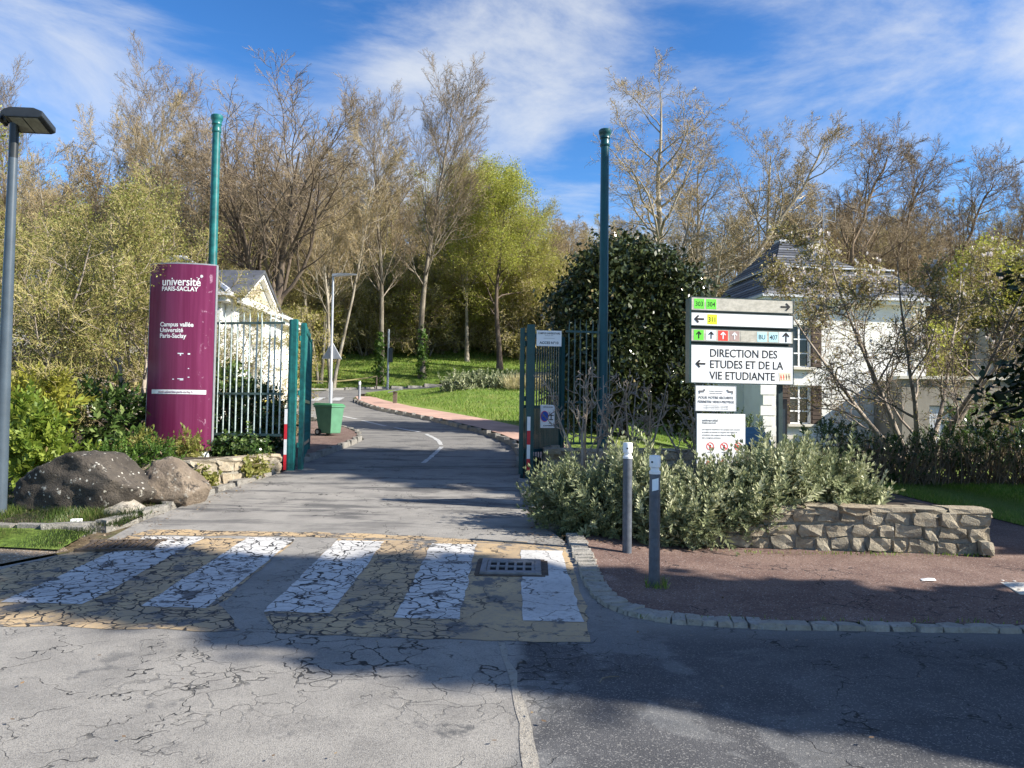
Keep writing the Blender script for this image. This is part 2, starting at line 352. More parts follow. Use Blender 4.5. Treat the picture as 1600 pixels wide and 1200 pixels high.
M['leaf_gold'] = leafmat('yellow_green_leaves', (0.24, 0.25, 0.035), (0.4, 0.39, 0.07), None, 0.45)
M['leaf_olive'] = leafmat('olive_leaves', (0.17, 0.185, 0.04), (0.32, 0.315, 0.085), (0.4, 0.36, 0.14), 0.45)
M['leaf_dark'] = leafmat('glossy_dark_leaves', (0.022, 0.034, 0.012), (0.075, 0.09, 0.032), (0.2, 0.16, 0.075), 0.06, 0.22)  # third colour paints cream highlights onto some of the leaves
M['leaf_grey'] = leafmat('grey_green_leaves', (0.15, 0.18, 0.085), (0.36, 0.38, 0.21), (0.5, 0.5, 0.32), 0.2, 0.5)
M['leaf_green'] = leafmat('green_leaves', (0.045, 0.1, 0.015), (0.12, 0.2, 0.035), None, 0.35)
M['leaf_bright'] = leafmat('bright_green_leaves', (0.13, 0.2, 0.025), (0.3, 0.36, 0.06), None, 0.45)
M['leaf_ivy'] = leafmat('ivy_leaves', (0.025, 0.055, 0.012), (0.075, 0.12, 0.03), (0.17, 0.22, 0.07), 0.15, 0.3)
M['leaf_magnolia'] = leafmat('young_magnolia_leaves', (0.22, 0.19, 0.05), (0.42, 0.35, 0.12), None, 0.4)
M['petal'] = leafmat('magnolia_petals', (0.72, 0.64, 0.6), (0.8, 0.76, 0.72), None, 0.3)
M['leaf_conifer'] = leafmat('conifer_needles', (0.008, 0.02, 0.008), (0.03, 0.05, 0.018), None, 0.08)
M['blade'] = leafmat('grass_blades', (0.08, 0.15, 0.015), (0.23, 0.34, 0.045), (0.32, 0.32, 0.1), 0.4)
M['blade_dark'] = leafmat('grass_blades_shade_toned', (0.03, 0.06, 0.01), (0.1, 0.14, 0.03), (0.2, 0.17, 0.08), 0.3)  # verge grass darkened in colour to stand for shade
M['straw'] = leafmat('straw_blades', (0.35, 0.3, 0.14), (0.5, 0.44, 0.24), None, 0.3)
M['dead_leaf'] = leafmat('dead_leaves', (0.1, 0.06, 0.03), (0.2, 0.13, 0.07), (0.3, 0.22, 0.12), 0.1)

# ------------------------------------------------------------------ helpers
def link(name, me, mat, parent=None, loc=(0, 0, 0), rot=None):
    o = bpy.data.objects.new(name, me); COL.objects.link(o)
    if mat is not None and not me.materials: me.materials.append(M[mat] if isinstance(mat, str) else mat)
    o.location = loc
    if rot: o.rotation_euler = rot
    if parent: o.parent = parent
    return o
def np_mesh(name, v, f, rnd=None, smooth=False):
    me = bpy.data.meshes.new(name); v = np.asarray(v, np.float32).reshape(-1, 3); f = np.asarray(f, np.int32)
    k = f.shape[1]; nf = len(f)
    me.vertices.add(len(v)); me.vertices.foreach_set('co', v.ravel())
    me.loops.add(nf * k); me.loops.foreach_set('vertex_index', f.ravel())
    me.polygons.add(nf); me.polygons.foreach_set('loop_start', np.arange(0, nf * k, k, dtype=np.int32))
    try: me.polygons.foreach_set('loop_total', np.full(nf, k, np.int32))
    except Exception: pass
    if smooth: me.polygons.foreach_set('use_smooth', np.ones(nf, bool))
    if rnd is not None:
        a = me.attributes.new('rnd', 'FLOAT', 'FACE'); a.data.foreach_set('value', np.asarray(rnd, np.float32))
    me.update(calc_edges=True); return me
class MB:
    def __init__(s): s.v = []; s.f = []
    def add(s, vs, fs):
        n = len(s.v); s.v += [tuple(p) for p in vs]; s.f += [tuple(i + n for i in q) for q in fs]; return s
    def box(s, c, d, rz=0.0, taper=1.0):
        x, y, z = d[0] / 2, d[1] / 2, d[2] / 2; vs = []
        for sz in (-1, 1):
            t = taper if sz > 0 else 1
            for sx, sy in ((-1, -1), (1, -1), (1, 1), (-1, 1)):
                px, py = sx * x * t, sy * y * t
                vs.append((c[0] + px * math.cos(rz) - py * math.sin(rz), c[1] + px * math.sin(rz) + py * math.cos(rz), c[2] + sz * z))
        return s.add(vs, [(3, 2, 1, 0), (4, 5, 6, 7), (0, 1, 5, 4), (1, 2, 6, 5), (2, 3, 7, 6), (3, 0, 4, 7)])
    def b2(s, a, b): return s.box([(p + q) / 2 for p, q in zip(a, b)], [abs(q - p) for p, q in zip(a, b)])
    def tube(s, p0, p1, r0, r1=None, n=8):
        r1 = r0 if r1 is None else r1; p0 = Vector(p0); p1 = Vector(p1); d = (p1 - p0).normalized()
        a = d.orthogonal().normalized(); b = d.cross(a); vs = []
        for p, r in ((p0, r0), (p1, r1)):
            for i in range(n):
                t = 2 * math.pi * i / n; vs.append(p + a * (r * math.cos(t)) + b * (r * math.sin(t)))
        return s.add(vs, [(i, (i + 1) % n, n + (i + 1) % n, n + i) for i in range(n)] + [tuple(range(n - 1, -1, -1)), tuple(range(n, 2 * n))])
    def lathe(s, prof, c=(0, 0, 0), n=20):
        vs = [(c[0] + r * math.cos(2 * math.pi * i / n), c[1] + r * math.sin(2 * math.pi * i / n), c[2] + z) for r, z in prof for i in range(n)]
        fs = [(k * n + i, k * n + (i + 1) % n, (k + 1) * n + (i + 1) % n, (k + 1) * n + i) for k in range(len(prof) - 1) for i in range(n)]
        fs += [tuple(range(n - 1, -1, -1)), tuple(range((len(prof) - 1) * n, len(prof) * n))]
        return s.add(vs, fs)
    def prism(s, pts, axis_a, axis_b):   # polygon pts (3-D) swept from offset a to offset b (vectors)
        n = len(pts); vs = [Vector(p) + Vector(axis_a) for p in pts] + [Vector(p) + Vector(axis_b) for p in pts]
        return s.add(vs, [tuple(range(n - 1, -1, -1)), tuple(range(n, 2 * n))] + [(i, (i + 1) % n, n + (i + 1) % n, n + i) for i in range(n)])
    def build(s, name, mat, parent=None, loc=(0, 0, 0), rot=None, bevel=0.0, smooth=False):
        me = bpy.data.meshes.new(name); me.from_pydata(s.v, [], s.f)
        bm = bmesh.new(); bm.from_mesh(me); bmesh.ops.recalc_face_normals(bm, faces=bm.faces)
        if bevel: bmesh.ops.bevel(bm, geom=bm.edges[:], offset=bevel, segments=2, affect='EDGES', profile=0.6, clamp_overlap=True)
        bm.to_mesh(me); bm.free()
        if smooth:
            for p in me.polygons: p.use_smooth = True
            try: me.set_sharp_from_angle(angle=R(40))
            except Exception: pass
        me.update(); return link(name, me, mat, parent, loc, rot)
def thing(name, label, cat, loc=(0, 0, 0), rz=0.0, group=None):
    o = bpy.data.objects.new(name, None); COL.objects.link(o); o.location = loc; o.rotation_euler = (0, 0, rz); o.empty_display_size = 0.2
    return tag(o, label, cat, group)
def tag(o, label, cat, group=None):
    o['label'] = label; o['category'] = cat
    if group: o['group'] = group
    return o
def struct(o, label=None):
    o['kind'] = 'structure'
    if label: o['label'] = label
    return o
def stuff(o, label=None, cat=None):
    o['kind'] = 'stuff'
    if label: o['label'] = label
    if cat: o['category'] = cat
    return o
_tc = {}
def text(s, size, mat, parent, loc, rot=(math.pi / 2, 0, 0), align='LEFT', bold=0.0, sx=1.0, bend=None, name='lettering'):
    cu = bpy.data.curves.new('t', 'FONT'); cu.body = s; cu.size = size; cu.align_x = align; cu.offset = bold * size; cu.extrude = 0.0006; cu.resolution_u = 3
    to = bpy.data.objects.new('t', cu); COL.objects.link(to)
    me = bpy.data.meshes.new_from_object(to.evaluated_get(bpy.context.evaluated_depsgraph_get())) if False else None
    bpy.context.view_layer.update()
    me = bpy.data.meshes.new_from_object(to)
    bpy.data.objects.remove(to); bpy.data.curves.remove(cu)
    for v in me.vertices: v.co.x *= sx
    if bend:
        for v in me.vertices: v.co.z += bend(v.co.x + loc[0])
    me.materials.clear()
    return link(name, me, mat, parent, loc, rot)

def sstep(a, b, x):
    t = np.clip((np.asarray(x, float) - a) / (b - a), 0, 1); return t * t * (3 - 2 * t)
def zroad(y):
    y = np.asarray(y, float)
    z = np.where(y < 5, 0, np.where(y < 7, .017 * (y - 5) ** 2, .068 * (y - 6)))
    z = np.where(y > 56, 3.4 + .068 * (y - 56) + .2 * (y - 56) * sstep(56, 61, y), z)
    return np.where(y > 170, 3.4 + .268 * 114, z)
def zright(y):
    y = np.asarray(y, float)
    z = np.where(y < 6, 0, np.where(y < 9, .03 * (y - 6), .09 + .022 * (y - 9)))
    z = z + np.where(y > 34, .13 * (y - 34), 0) + np.where(y > 60, .07 * (y - 60), 0)
    return np.where(y > 170, .09 + .022 * 161 + .13 * 136 + .07 * 110, z)
def Z(x, y):
    w = sstep(.45, 2.2, x); w = w + (sstep(1.5, 7, x) - w) * sstep(16, 22, y)
    return zroad(y) * (1 - w) + zright(y) * w
def Zf(x, y): return float(Z(x, y))

def sheet(name, poly, mat, step=0.5, off=0.0, zf=Zf, parent=None, rough=0.0):
    pts = []
    n = len(poly)
    for i in range(n):
        a = Vector(poly[i]); b = Vector(poly[(i + 1) % n]); k = max(1, int((b - a).length / step))
        pts += [a + (b - a) * (j / k) for j in range(k)]
    nb = len(pts); edges = [(i, (i + 1) % nb) for i in range(nb)]
    xs = [p.x for p in pts]; ys = [p.y for p in pts]
    rg = random.Random(5)
    P = np.array([(p.x, p.y) for p in pts]); Q = np.roll(P, -1, 0)
    gx = np.arange(min(xs) + step / 2, max(xs), step); gy = np.arange(min(ys) + step / 2, max(ys), step)
    for x in gx:
        for y in gy:
            c = ((P[:, 1] > y) != (Q[:, 1] > y))
            if not c.any(): continue
            xi = (Q[c, 0] - P[c, 0]) * (y - P[c, 1]) / (Q[c, 1] - P[c, 1]) + P[c, 0]
            if (xi > x).sum() % 2: pts.append(Vector((x + rg.uniform(-.1, .1) * step, y + rg.uniform(-.1, .1) * step)))
    r = delaunay_2d_cdt([Vector((p.x, p.y)) for p in pts], edges, [], 1, 1e-5)
    vs = [(p.x, p.y, zf(p.x, p.y) + off + (mnoise.noise((p.x * 1.3, p.y * 1.3, 0)) * rough if rough else 0)) for p in r[0]]
    me = bpy.data.meshes.new(name); me.from_pydata(vs, [], [tuple(f) for f in r[2]]); me.update()
    if me.polygons and sum(p.normal.z for p in me.polygons) < 0: me.flip_normals()
    for p in me.polygons: p.use_smooth = True
    return link(name, me, mat, parent)
def smoothpoly(pts, it=2):
    pts = [Vector(p) for p in pts]
    for _ in range(it):
        q = [pts[0]]
        for a, b in zip(pts, pts[1:]): q += [a * .75 + b * .25, a * .25 + b * .75]
        q.append(pts[-1]); pts = q
    return pts
def walk(pts, step):
    out = []; acc = 0.0
    for a, b in zip(pts, pts[1:]):
        L = (b - a).length; d = (b - a).normalized() if L > 1e-9 else Vector((1, 0))
        while acc <= L: out.append((a + d * acc, d)); acc += step
        acc -= L
    return out
def offset_line(pts, d):
    out = []
    for i, p in enumerate(pts):
        a = pts[max(0, i - 1)]; b = pts[min(len(pts) - 1, i + 1)]; t = (b - a).normalized(); out.append(p + Vector((t.y, -t.x)) * d)
    return out

def rock_mesh(name, dims, seed, jit=0.06, rnd=0.18, cuts=2):
    """an irregular rounded block of about 48 triangles"""
    bm = bmesh.new(); bmesh.ops.create_cube(bm, size=1.0)
    bmesh.ops.subdivide_edges(bm, edges=bm.edges[:], cuts=cuts - 1, use_grid_fill=True)
    rg = random.Random(seed)
    for v in bm.verts:
        c = v.co.copy(); k = sorted(abs(t) for t in c)
        s = 1 - rnd * max(0, (k[1] - .3)) - rnd * .5 * max(0, k[0] - .3)
        v.co = Vector((c.x * s * dims[0], c.y * s * dims[1], c.z * s * dims[2]))
        v.co += Vector((rg.uniform(-1, 1) * dims[0], rg.uniform(-1, 1) * dims[1], rg.uniform(-1, 1) * dims[2])) * jit
    me = bpy.data.meshes.new(name); bm.to_mesh(me); bm.free()
    return me

# ---- plants: everything below works on whole arrays of branches at once
def unit(a): return a / np.maximum(np.linalg.norm(a, axis=-1, keepdims=True), 1e-9)
def perp(d, rg):
    r = rg.normal(size=d.shape); r -= (r * d).sum(-1, keepdims=True) * d; return unit(r)
def grow(rg, start, d, L, M_, wander, trop, curl=0.0):
    """polylines (N,M,3): heading wanders, trop pulls it up (or down)"""
    Nn = len(start); P = np.zeros((Nn, M_, 3)); P[:, 0] = start; d = unit(d); up = np.array([0, 0, 1.0])
    for i in range(1, M_):
        d = unit(d + rg.normal(size=(Nn, 3)) * wander + up * trop)
        P[:, i] = P[:, i - 1] + d * (L / (M_ - 1))[:, None]
    return P
def tubes(P, r, k):
    """(N,M,3),(N,M) -> verts, quads"""
    Nn, Mm, _ = P.shape; T = np.gradient(P, axis=1) if Mm > 2 else np.repeat(P[:, 1:2] - P[:, 0:1], 2, 1); T = unit(T)
    ref = np.array([0.31, 0.17, 0.93]); a = np.cross(T, ref); bad = np.linalg.norm(a, axis=-1) < .05
    a[bad] = np.cross(T[bad], np.array([1.0, 0, 0])); a = unit(a); b = np.cross(T, a)
    th = 2 * np.pi * np.arange(k) / k
    V = P[:, :, None, :] + r[:, :, None, None] * (a[:, :, None, :] * np.cos(th)[None, None, :, None] + b[:, :, None, :] * np.sin(th)[None, None, :, None])
    idx = np.arange(Nn * Mm * k).reshape(Nn, Mm, k)
    f = np.stack([idx[:, :-1], np.roll(idx, -1, 2)[:, :-1], np.roll(idx, -1, 2)[:, 1:], idx[:, 1:]], -1).reshape(-1, 4)
    return V.reshape(-1, 3), f
def spawn(rg, P, r, n, t0, t1, ang, lenr, L, rr, shape=None):
    """n children per branch: positions along it, headings, lengths, radii"""
    Nn, Mm, _ = P.shape; t = t0 + (t1 - t0) * (np.arange(n)[None, :] + rg.random((Nn, n))) / n
    u = t * (Mm - 1); i = np.minimum(u.astype(int), Mm - 2); f = (u - i)[..., None]; ix = np.arange(Nn)[:, None]
    S = P[ix, i] * (1 - f) + P[ix, i + 1] * f; D = unit(P[ix, i + 1] - P[ix, i]); R0 = r[ix, i] * (1 - f[..., 0]) + r[ix, i + 1] * f[..., 0]
    a = np.radians(rg.uniform(ang[0], ang[1], t.shape))[..., None]
    D2 = D * np.cos(a) + perp(D, rg) * np.sin(a)
    ln = L[:, None] * rg.uniform(lenr[0], lenr[1], t.shape) * ((1 - .55 * t) if shape is None else shape(t))
    return S.reshape(-1, 3), D2.reshape(-1, 3), ln.ravel(), np.minimum(R0 * rr, R0 * .95).ravel()
def leaves(rg, C, size, aspect=0.5, flat=0.0, droop=0.0):
    n = len(C); s = size * rg.uniform(.65, 1.3, (n, 1))
    a = rg.normal(size=(n, 3)); a[:, 2] = a[:, 2] * (1 - flat) - droop; a = unit(a); b = perp(a, rg)
    if flat: b = unit(b * np.array([1, 1, 1 - flat]))
    b = b * s * aspect / 2; a = a * s / 2
    V = np.stack([C - a, C + b, C + a, C - b], 1).reshape(-1, 3)
    return V, np.arange(4 * n).reshape(n, 4), rg.random(n)
class Plant:
    def __init__(s): s.wood = {}; s.leaf = {}
    def w(s, key, P, r, k):
        V, F = tubes(P, r, k); s.wood.setdefault(key, []).append((V, F))
    def l(s, key, V, F, rn): s.leaf.setdefault(key, []).append((V, F, rn))
    @staticmethod
    def cat(parts):
        o = 0; Vs = []; Fs = []; Rs = []
        for p in parts:
            Vs.append(p[0]); Fs.append(p[1] + o); o += len(p[0])
            if len(p) > 2: Rs.append(p[2])
        return np.concatenate(Vs), np.concatenate(Fs), (np.concatenate(Rs) if Rs else None)
    def meshes(s):
        out = {}
        for (nm, mat), parts in list(s.wood.items()) + list(s.leaf.items()):
            V, F, Rn = Plant.cat(parts); me = np_mesh(nm, V, F, Rn, smooth=(nm in ('trunk', 'limbs'))); me.materials.append(M[mat]); out[(nm, mat)] = me
        return out
def tip(Mm, r0, r1): return r0[:, None] + (r1 - r0)[:, None] * (np.linspace(0, 1, Mm)[None, :] ** .8)
def tree(seed, H, r, trunk_pts=None, bark='bark_brown', twig='twig_tan', stems=1, spread=0.0, clear=0.3, n1=12, ang1=(35, 60), len1=(.4, .55), trop1=.06,
         n2=9, ang2=(30, 60), len2=(.4, .65), n3=7, len3=(.4, .7), n4=4, len4=(.45, .8), twr=.012, wander=.12, shape=None, leaf=None, leaf_size=.07, leaf_n=0, leaf_asp=.6,
         trop2=.03, trop3=0.02, droop=0.0, t1end=.97, leaf_jit=.12, leaf_on=3, m4=3, s2=.18, rr1=.62):
    """tapering trunk(s), three orders of limbs and a last order of twigs; parts trunk, limbs, crown (+ leaves)"""
    rg = np.random.default_rng(seed); pl = Plant()
    if trunk_pts is not None:
        tp = np.array(trunk_pts, float); u = np.linspace(0, 1, len(tp)); uu = np.linspace(0, 1, 14)
        P = np.stack([np.interp(uu, u, tp[:, i]) for i in range(3)], -1)[None]
        P[0, 1:-1] += rg.normal(size=(12, 3)) * H * .006; L = np.array([np.linalg.norm(np.diff(P[0], axis=0), axis=1).sum()])
    else:
        az = rg.random(stems) * .8 + np.arange(stems) * 2 * np.pi / stems
        d = np.stack([np.cos(az) * spread, np.sin(az) * spread, np.ones(stems)], -1); L = H * rg.uniform(.85, 1.0, stems); L[0] = H
        st = np.stack([np.cos(az) * r * .5 * (stems > 1), np.sin(az) * r * .5 * (stems > 1), np.zeros(stems) - .2], -1)
        P = grow(rg, st, d, L, 14, .035, .03)
    r0 = np.full(len(P), r / (1 if stems == 1 else 1.35)); Rr = tip(P.shape[1], r0, r0 * .12)
    Rr[:, 0] *= 1.35; pl.w(('trunk', bark), P, Rr, 9)
    S, D, L1, R1 = spawn(rg, P, Rr, n1, clear, t1end, ang1, len1, np.full(len(P), H), rr1, shape)
    P1 = grow(rg, S, D, L1, 9, wander, trop1); Q1 = tip(9, R1, R1 * .14); pl.w(('limbs', bark), P1, Q1, 6)
    S, D, L2, R2 = spawn(rg, P1, Q1, n2, s2, .98, ang2, len2, L1, .6)
    P2 = grow(rg, S, D, L2, 6, wander * 1.2, trop2); Q2 = tip(6, np.maximum(R2, twr * 1.3), np.maximum(R2 * .2, twr * .8)); pl.w(('limbs', bark), P2, Q2, 4)
    S, D, L3, R3 = spawn(rg, P2, Q2, n3, .12, 1.0, ang2, len3, L2, .6)
    m3 = 3 if m4 == 2 else 4; P3 = grow(rg, S, D, L3, m3, wander * 1.4, trop3 - droop); Q3 = tip(m3, np.maximum(R3 * .7, twr), np.full(len(R3), twr * .6)); pl.w(('crown', twig), P3, Q3, 3)
    last = P3
    if n4:
        S, D, L4, R4 = spawn(rg, P3, Q3, n4, .1, 1.0, (20, 60), len4, L3, .6)
        P4 = grow(rg, S, D, np.maximum(L4, .12), m4, wander * 1.6, trop3 - droop * 1.5); Q4 = tip(m4, np.full(len(L4), twr * .75), np.full(len(L4), twr * .3)); pl.w(('crown', twig), P4, Q4, 3)
        last = P4
    if leaf:
        C = (last if leaf_on == 3 else P3).reshape(-1, 3); C = C[rg.integers(0, len(C), leaf_n)] + rg.normal(size=(leaf_n, 3)) * leaf_jit
        pl.l(('leaves', leaf), *leaves(rg, C, leaf_size, leaf_asp))
    return pl.meshes()
def plant_thing(name, meshes, label, cat, loc, rz=0.0, sc=1.0, group=None):
    t = thing(name, label, cat, loc, rz, group); t.scale = (sc, sc, sc) if isinstance(sc, (int, float)) else sc
    for (nm, mat), me in meshes.items(): link(nm, me, None, t)
    return t

# ------------------------------------------------------------------ the setting
def _axis(a, b, dense_a, dense_b, fine, coarse):
    v = list(np.arange(dense_a, dense_b + 1e-6, fine)); x = dense_b; s = fine
    while x < b: s = min(coarse, s * 1.35); x += s; v.append(min(x, b))
    x = dense_a; s = fine
    while x > a: s = min(coarse, s * 1.35); x -= s; v.insert(0, max(x, a))
    return np.array(v)
gx = _axis(-400, 400, -30, 40, 1.0, 40); gy = _axis(-120, 700, 4, 90, 1.0, 40)
GX, GY = np.meshgrid(gx, gy); GZ = Z(GX, GY) - .07
idx = np.arange(GX.size).reshape(GX.shape)
gf = np.stack([idx[:-1, :-1], idx[:-1, 1:], idx[1:, 1:], idx[1:, :-1]], -1).reshape(-1, 4)
struct(link('ground', np_mesh('ground', np.stack([GX, GY, GZ], -1), gf, None, True), 'ground'))

road_poly = [(-60, -6), (60, -6), (60, 5.8), (3.9, 5.92), (1.98, 5.95), (1.33, 6.0), (.99, 6.17), (.79, 6.5), (.72, 7.0), (.72, 7.8), (.71, 8.3), (.6, 8.8), (.33, 10),
    (.14, 11.9), (.16, 13.6), (.3, 16), (.17, 18.4), (-.3, 20.3), (-.9, 22.1), (-2.3, 25.4), (-3.7, 28.1), (-5.5, 31.5), (-7.5, 37.1), (-8.4, 40.8), (-9.0, 45.5), (-8.3, 50), (-6, 54), (0, 57), (12, 60),
    (12, 64), (0, 61), (-6, 58.2), (-10.2, 54), (-12.4, 49), (-20, 45.5), (-30, 43), (-30, 37), (-18, 37), (-12.5, 35.5), (-9.5, 31.5), (-7, 26.5), (-5.1, 22.9), (-4.2, 21.2), (-3.74, 19.6), (-3.72, 18.6), (-3.8, 17.2),
    (-4.0, 14.8), (-4.06, 13.7), (-4.38, 11.4), (-4.45, 10.3), (-4.5, 9.3), (-4.4, 8.3), (-4.5, 7.9), (-4.9, 7.25), (-8, 6.95), (-60, 6.9)]
road = struct(sheet('road', road_poly, 'asphalt', 0.7))
rng = random.Random(11)
def outline(pts, amp=0.02, step=0.12, seed=1):      # hand-worn edges for paint and patches
    rg = random.Random(seed); out = []
    for a, b in zip(pts, pts[1:] + pts[:1]):
        a = Vector(a); b = Vector(b); k = max(1, int((b - a).length / step))
        for j in range(k): out.append(tuple(a + (b - a) * (j / k) + Vector((rg.uniform(-amp, amp), rg.uniform(-amp, amp)))))
    return out
def marking(name, poly, mat, off, amp=.012, label=None, seed=1):
    o = sheet(name, outline(poly, amp, .15, seed), mat, 0.45, off, parent=road)
    if label: o['label'] = label
    return o
marking('ochre_patch', [(-4.45, 5.7), (-3.0, 5.66), (-1.95, 5.63), (-2.36, 6.3), (-2.4, 8.62), (-4.25, 8.66), (-4.3, 8.2), (-4.8, 7.2)], 'paint_ochre', .004, .03, 'worn ochre paint left of the bare gap in the crossing', 2)
marking('ochre_patch', [(-1.66, 5.6), (-.6, 5.52), (.0, 5.5), (.57, 5.48), (.63, 6.4), (.6, 8.42), (.25, 8.55), (-1.93, 8.7), (-1.92, 6.1)], 'paint_ochre', .004, .02, 'ochre paint round the crossing stripes by the drain', 3)
marking('ochre_patch', [(-4.25, 8.74), (-2.0, 8.76), (.2, 8.58), (.2, 8.66), (-2.1, 9.0), (-4.2, 9.02)], 'paint_ochre', .0035, .03, 'ochre edge band at the back of the crossing', 4)
for i, (a, b, c, d) in enumerate([(.10, .57, 8.27, 5.95), (-.88, -.385, 8.5, 5.98), (-1.935, -1.41, 8.58, 6.1), (-2.95, -2.41, 8.69, 6.19), (-4.1, -3.42, 8.66, 6.24)]):
    marking('crossing_stripe', [(a, d + .02), (b, d), (b + (.02 if i else -.01), c), (a + .02, c)], 'paint_white', .008, .012, None, 20 + i)
marking('sealed_seam', [(-.075, 5.47), (-.02, 5.45), (.0, 5.1), (.055, 4.85), (.06, 4.6), (.1, 4.3), (.12, 4.05), (.15, 3.5), (.2, 2.2), (.11, 2.2), (.075, 3.5), (.06, 4.05), (.02, 4.6), (-.02, 4.98)], 'sett', .003, .006, 'pale sealed joint between the two asphalt surfaces', 40)
def dash(pts, w, seed):
    p = smoothpoly([Vector(q) for q in pts], 1); l = offset_line(p, w / 2); r = offset_line(p, -w / 2)
    marking('lane_dash', [tuple(q) for q in l] + [tuple(q) for q in reversed(r)], 'paint_plain', .006, .01, None, seed)
dash([(-1.72, 15.2), (-1.66, 16.5), (-1.63, 18.1)], .09, 50)
dash([(-1.68, 18.5), (-1.9, 19.8), (-2.35, 21.2)], .11, 51)
dash([(-2.6, 21.8), (-3.5, 23.1)], .13, 52); dash([(-3.85, 23.6), (-4.95, 25.6)], .13, 53); dash([(-5.3, 26.3), (-6.1, 27.6)], .13, 54); dash([(-6.5, 28.6), (-7.4, 30.4)], .13, 55)
for i in range(5):
    x = -8.5 - i * .95; y = 37.9 - i * .25
    marking('crossing_stripe', [(x, y), (x - .5, y - .1), (x - .95, y + 3.2), (x - .45, y + 3.3)], 'paint_plain', .006, .02, None, 60 + i)

# pavements, lawns, beds
struct(sheet('pavement_right', [(60, 6.0), (60, 9.6), (7.1, 10.1), (7.15, 26), (5.5, 26), (5.5, 9.2), (5.42, 8.7), (2.6, 8.95), (1.7, 9.3), (1.0, 9.95), (.78, 10.3), (.8, 8.3), (.84, 7.8), (.84, 7.1), (.92, 6.55), (1.1, 6.27), (1.35, 6.12), (1.96, 6.06), (3.9, 6.03)], 'tarmac', .5, .028), 'red-brown tarmac pavement by the stone wall')
struct(sheet('pavement_left', [(-4.15, 14.4), (-3.92, 17.2), (-3.85, 18.6), (-3.88, 19.6), (-4.32, 21.1), (-5.2, 22.75), (-6.0, 24), (-7, 23.2), (-5.6, 19.5), (-5.2, 16), (-4.7, 14.4)], 'tarmac', .5, .1), 'red tarmac pavement behind the open gate')
lo = sheet('lawn', [(7.12, 10.1), (60, 9.65), (60, 22), (7.2, 22)], 'lawn', .8, .035); struct(lo, 'shaded lawn behind the stone wall')
isl = [(.38, 16), (.25, 18.4), (-.22, 20.35), (-.82, 22.15), (-2.22, 25.45), (-3.62, 28.15), (-5.42, 31.6), (-7.4, 37.1), (-8.3, 40.8), (-8.9, 45.5), (-8.2, 49.9), (-5.9, 53.9), (0, 56.9), (12, 59.9), (14, 50), (10, 30), (6, 22), (2, 16)]
inner = [(1.7, 18.4), (1.0, 20.9), (.4, 22.7), (-.9, 25.9), (-2.3, 28.8), (-4.2, 32.4), (-6.2, 37.3), (-7.4, 41)]
struct(sheet('path', isl[:9] + list(reversed(inner)) + [(1.9, 16)], 'pink_path', .8, .1), 'pinkish path along the kerb past the gate')
def zisl(x, y): return Zf(x, y) + .1 + .55 * float(sstep(.3, 5, x - np.interp(y, [p[1] for p in inner] + [56], [p[0] for p in inner] + [-7])) * sstep(28, 38, y) * sstep(62, 46, y))
struct(sheet('lawn_island', inner + [(-8.7, 45.5), (-8.1, 49.9), (-5.8, 53.8), (0, 56.8), (12, 59.8), (14, 50), (10, 30), (6, 22), (2.5, 18.4)], 'lawn', .9, .0, zisl), 'sunlit lawn inside the bend of the road')
struct(sheet('lawn_bank', [(-30, 43.1), (-20, 45.6), (-12.5, 49.05), (-10.3, 54.05), (-6.05, 58.3), (0, 61.1), (12, 64.1), (30, 70), (30, 88), (0, 80), (-12, 76), (-30, 64)], 'lawn', 1.6, .05), 'grassy bank below the wood')
struct(sheet('dirt_path', [(-60, 6.98), (-8, 7.03), (-5.0, 7.3), (-4.55, 8.0), (-5.0, 8.5), (-60, 8.5)], 'dirt', .5, .0), 'gravelly strip beside the street')
struct(sheet('verge', [(-60, 7.97), (-5.3, 8.04), (-4.62, 7.95), (-4.75, 8.75), (-5.2, 8.9), (-60, 8.85)], 'lawn', .5, .022), 'grass verge in front of the boulders')
def zbed(x, y): return max(.8, Zf(x, y) + .05)
struct(sheet('planting_bed', [(-4.85, 11.6), (-4.32, 13.9), (-4.35, 14.4), (-5.3, 16), (-6, 20), (-7.6, 23.5), (-9, 25), (-40, 25), (-40, 11.6)], 'soil', .7, 0, zbed, rough=.08), 'planted bed behind the low wall')
struct(sheet('bed_slope', [(-4.6, 9.3), (-4.55, 11.6), (-40, 11.7), (-40, 9.1), (-5.3, 9.1)], 'soil', .5, .03, rough=.05), 'earth round the boulders')
struct(sheet('bed', [(.78, 12.8), (.95, 10.8), (1.3, 9.9), (1.95, 9.3), (2.7, 9.05), (5.1, 8.85), (5.2, 9.4), (5.4, 12), (5.4, 14.5), (.6, 14.5)], 'soil', .5, 0, lambda x, y: .52 + .03 * (y - 9), rough=.05), 'planted bed behind the rough stone wall')

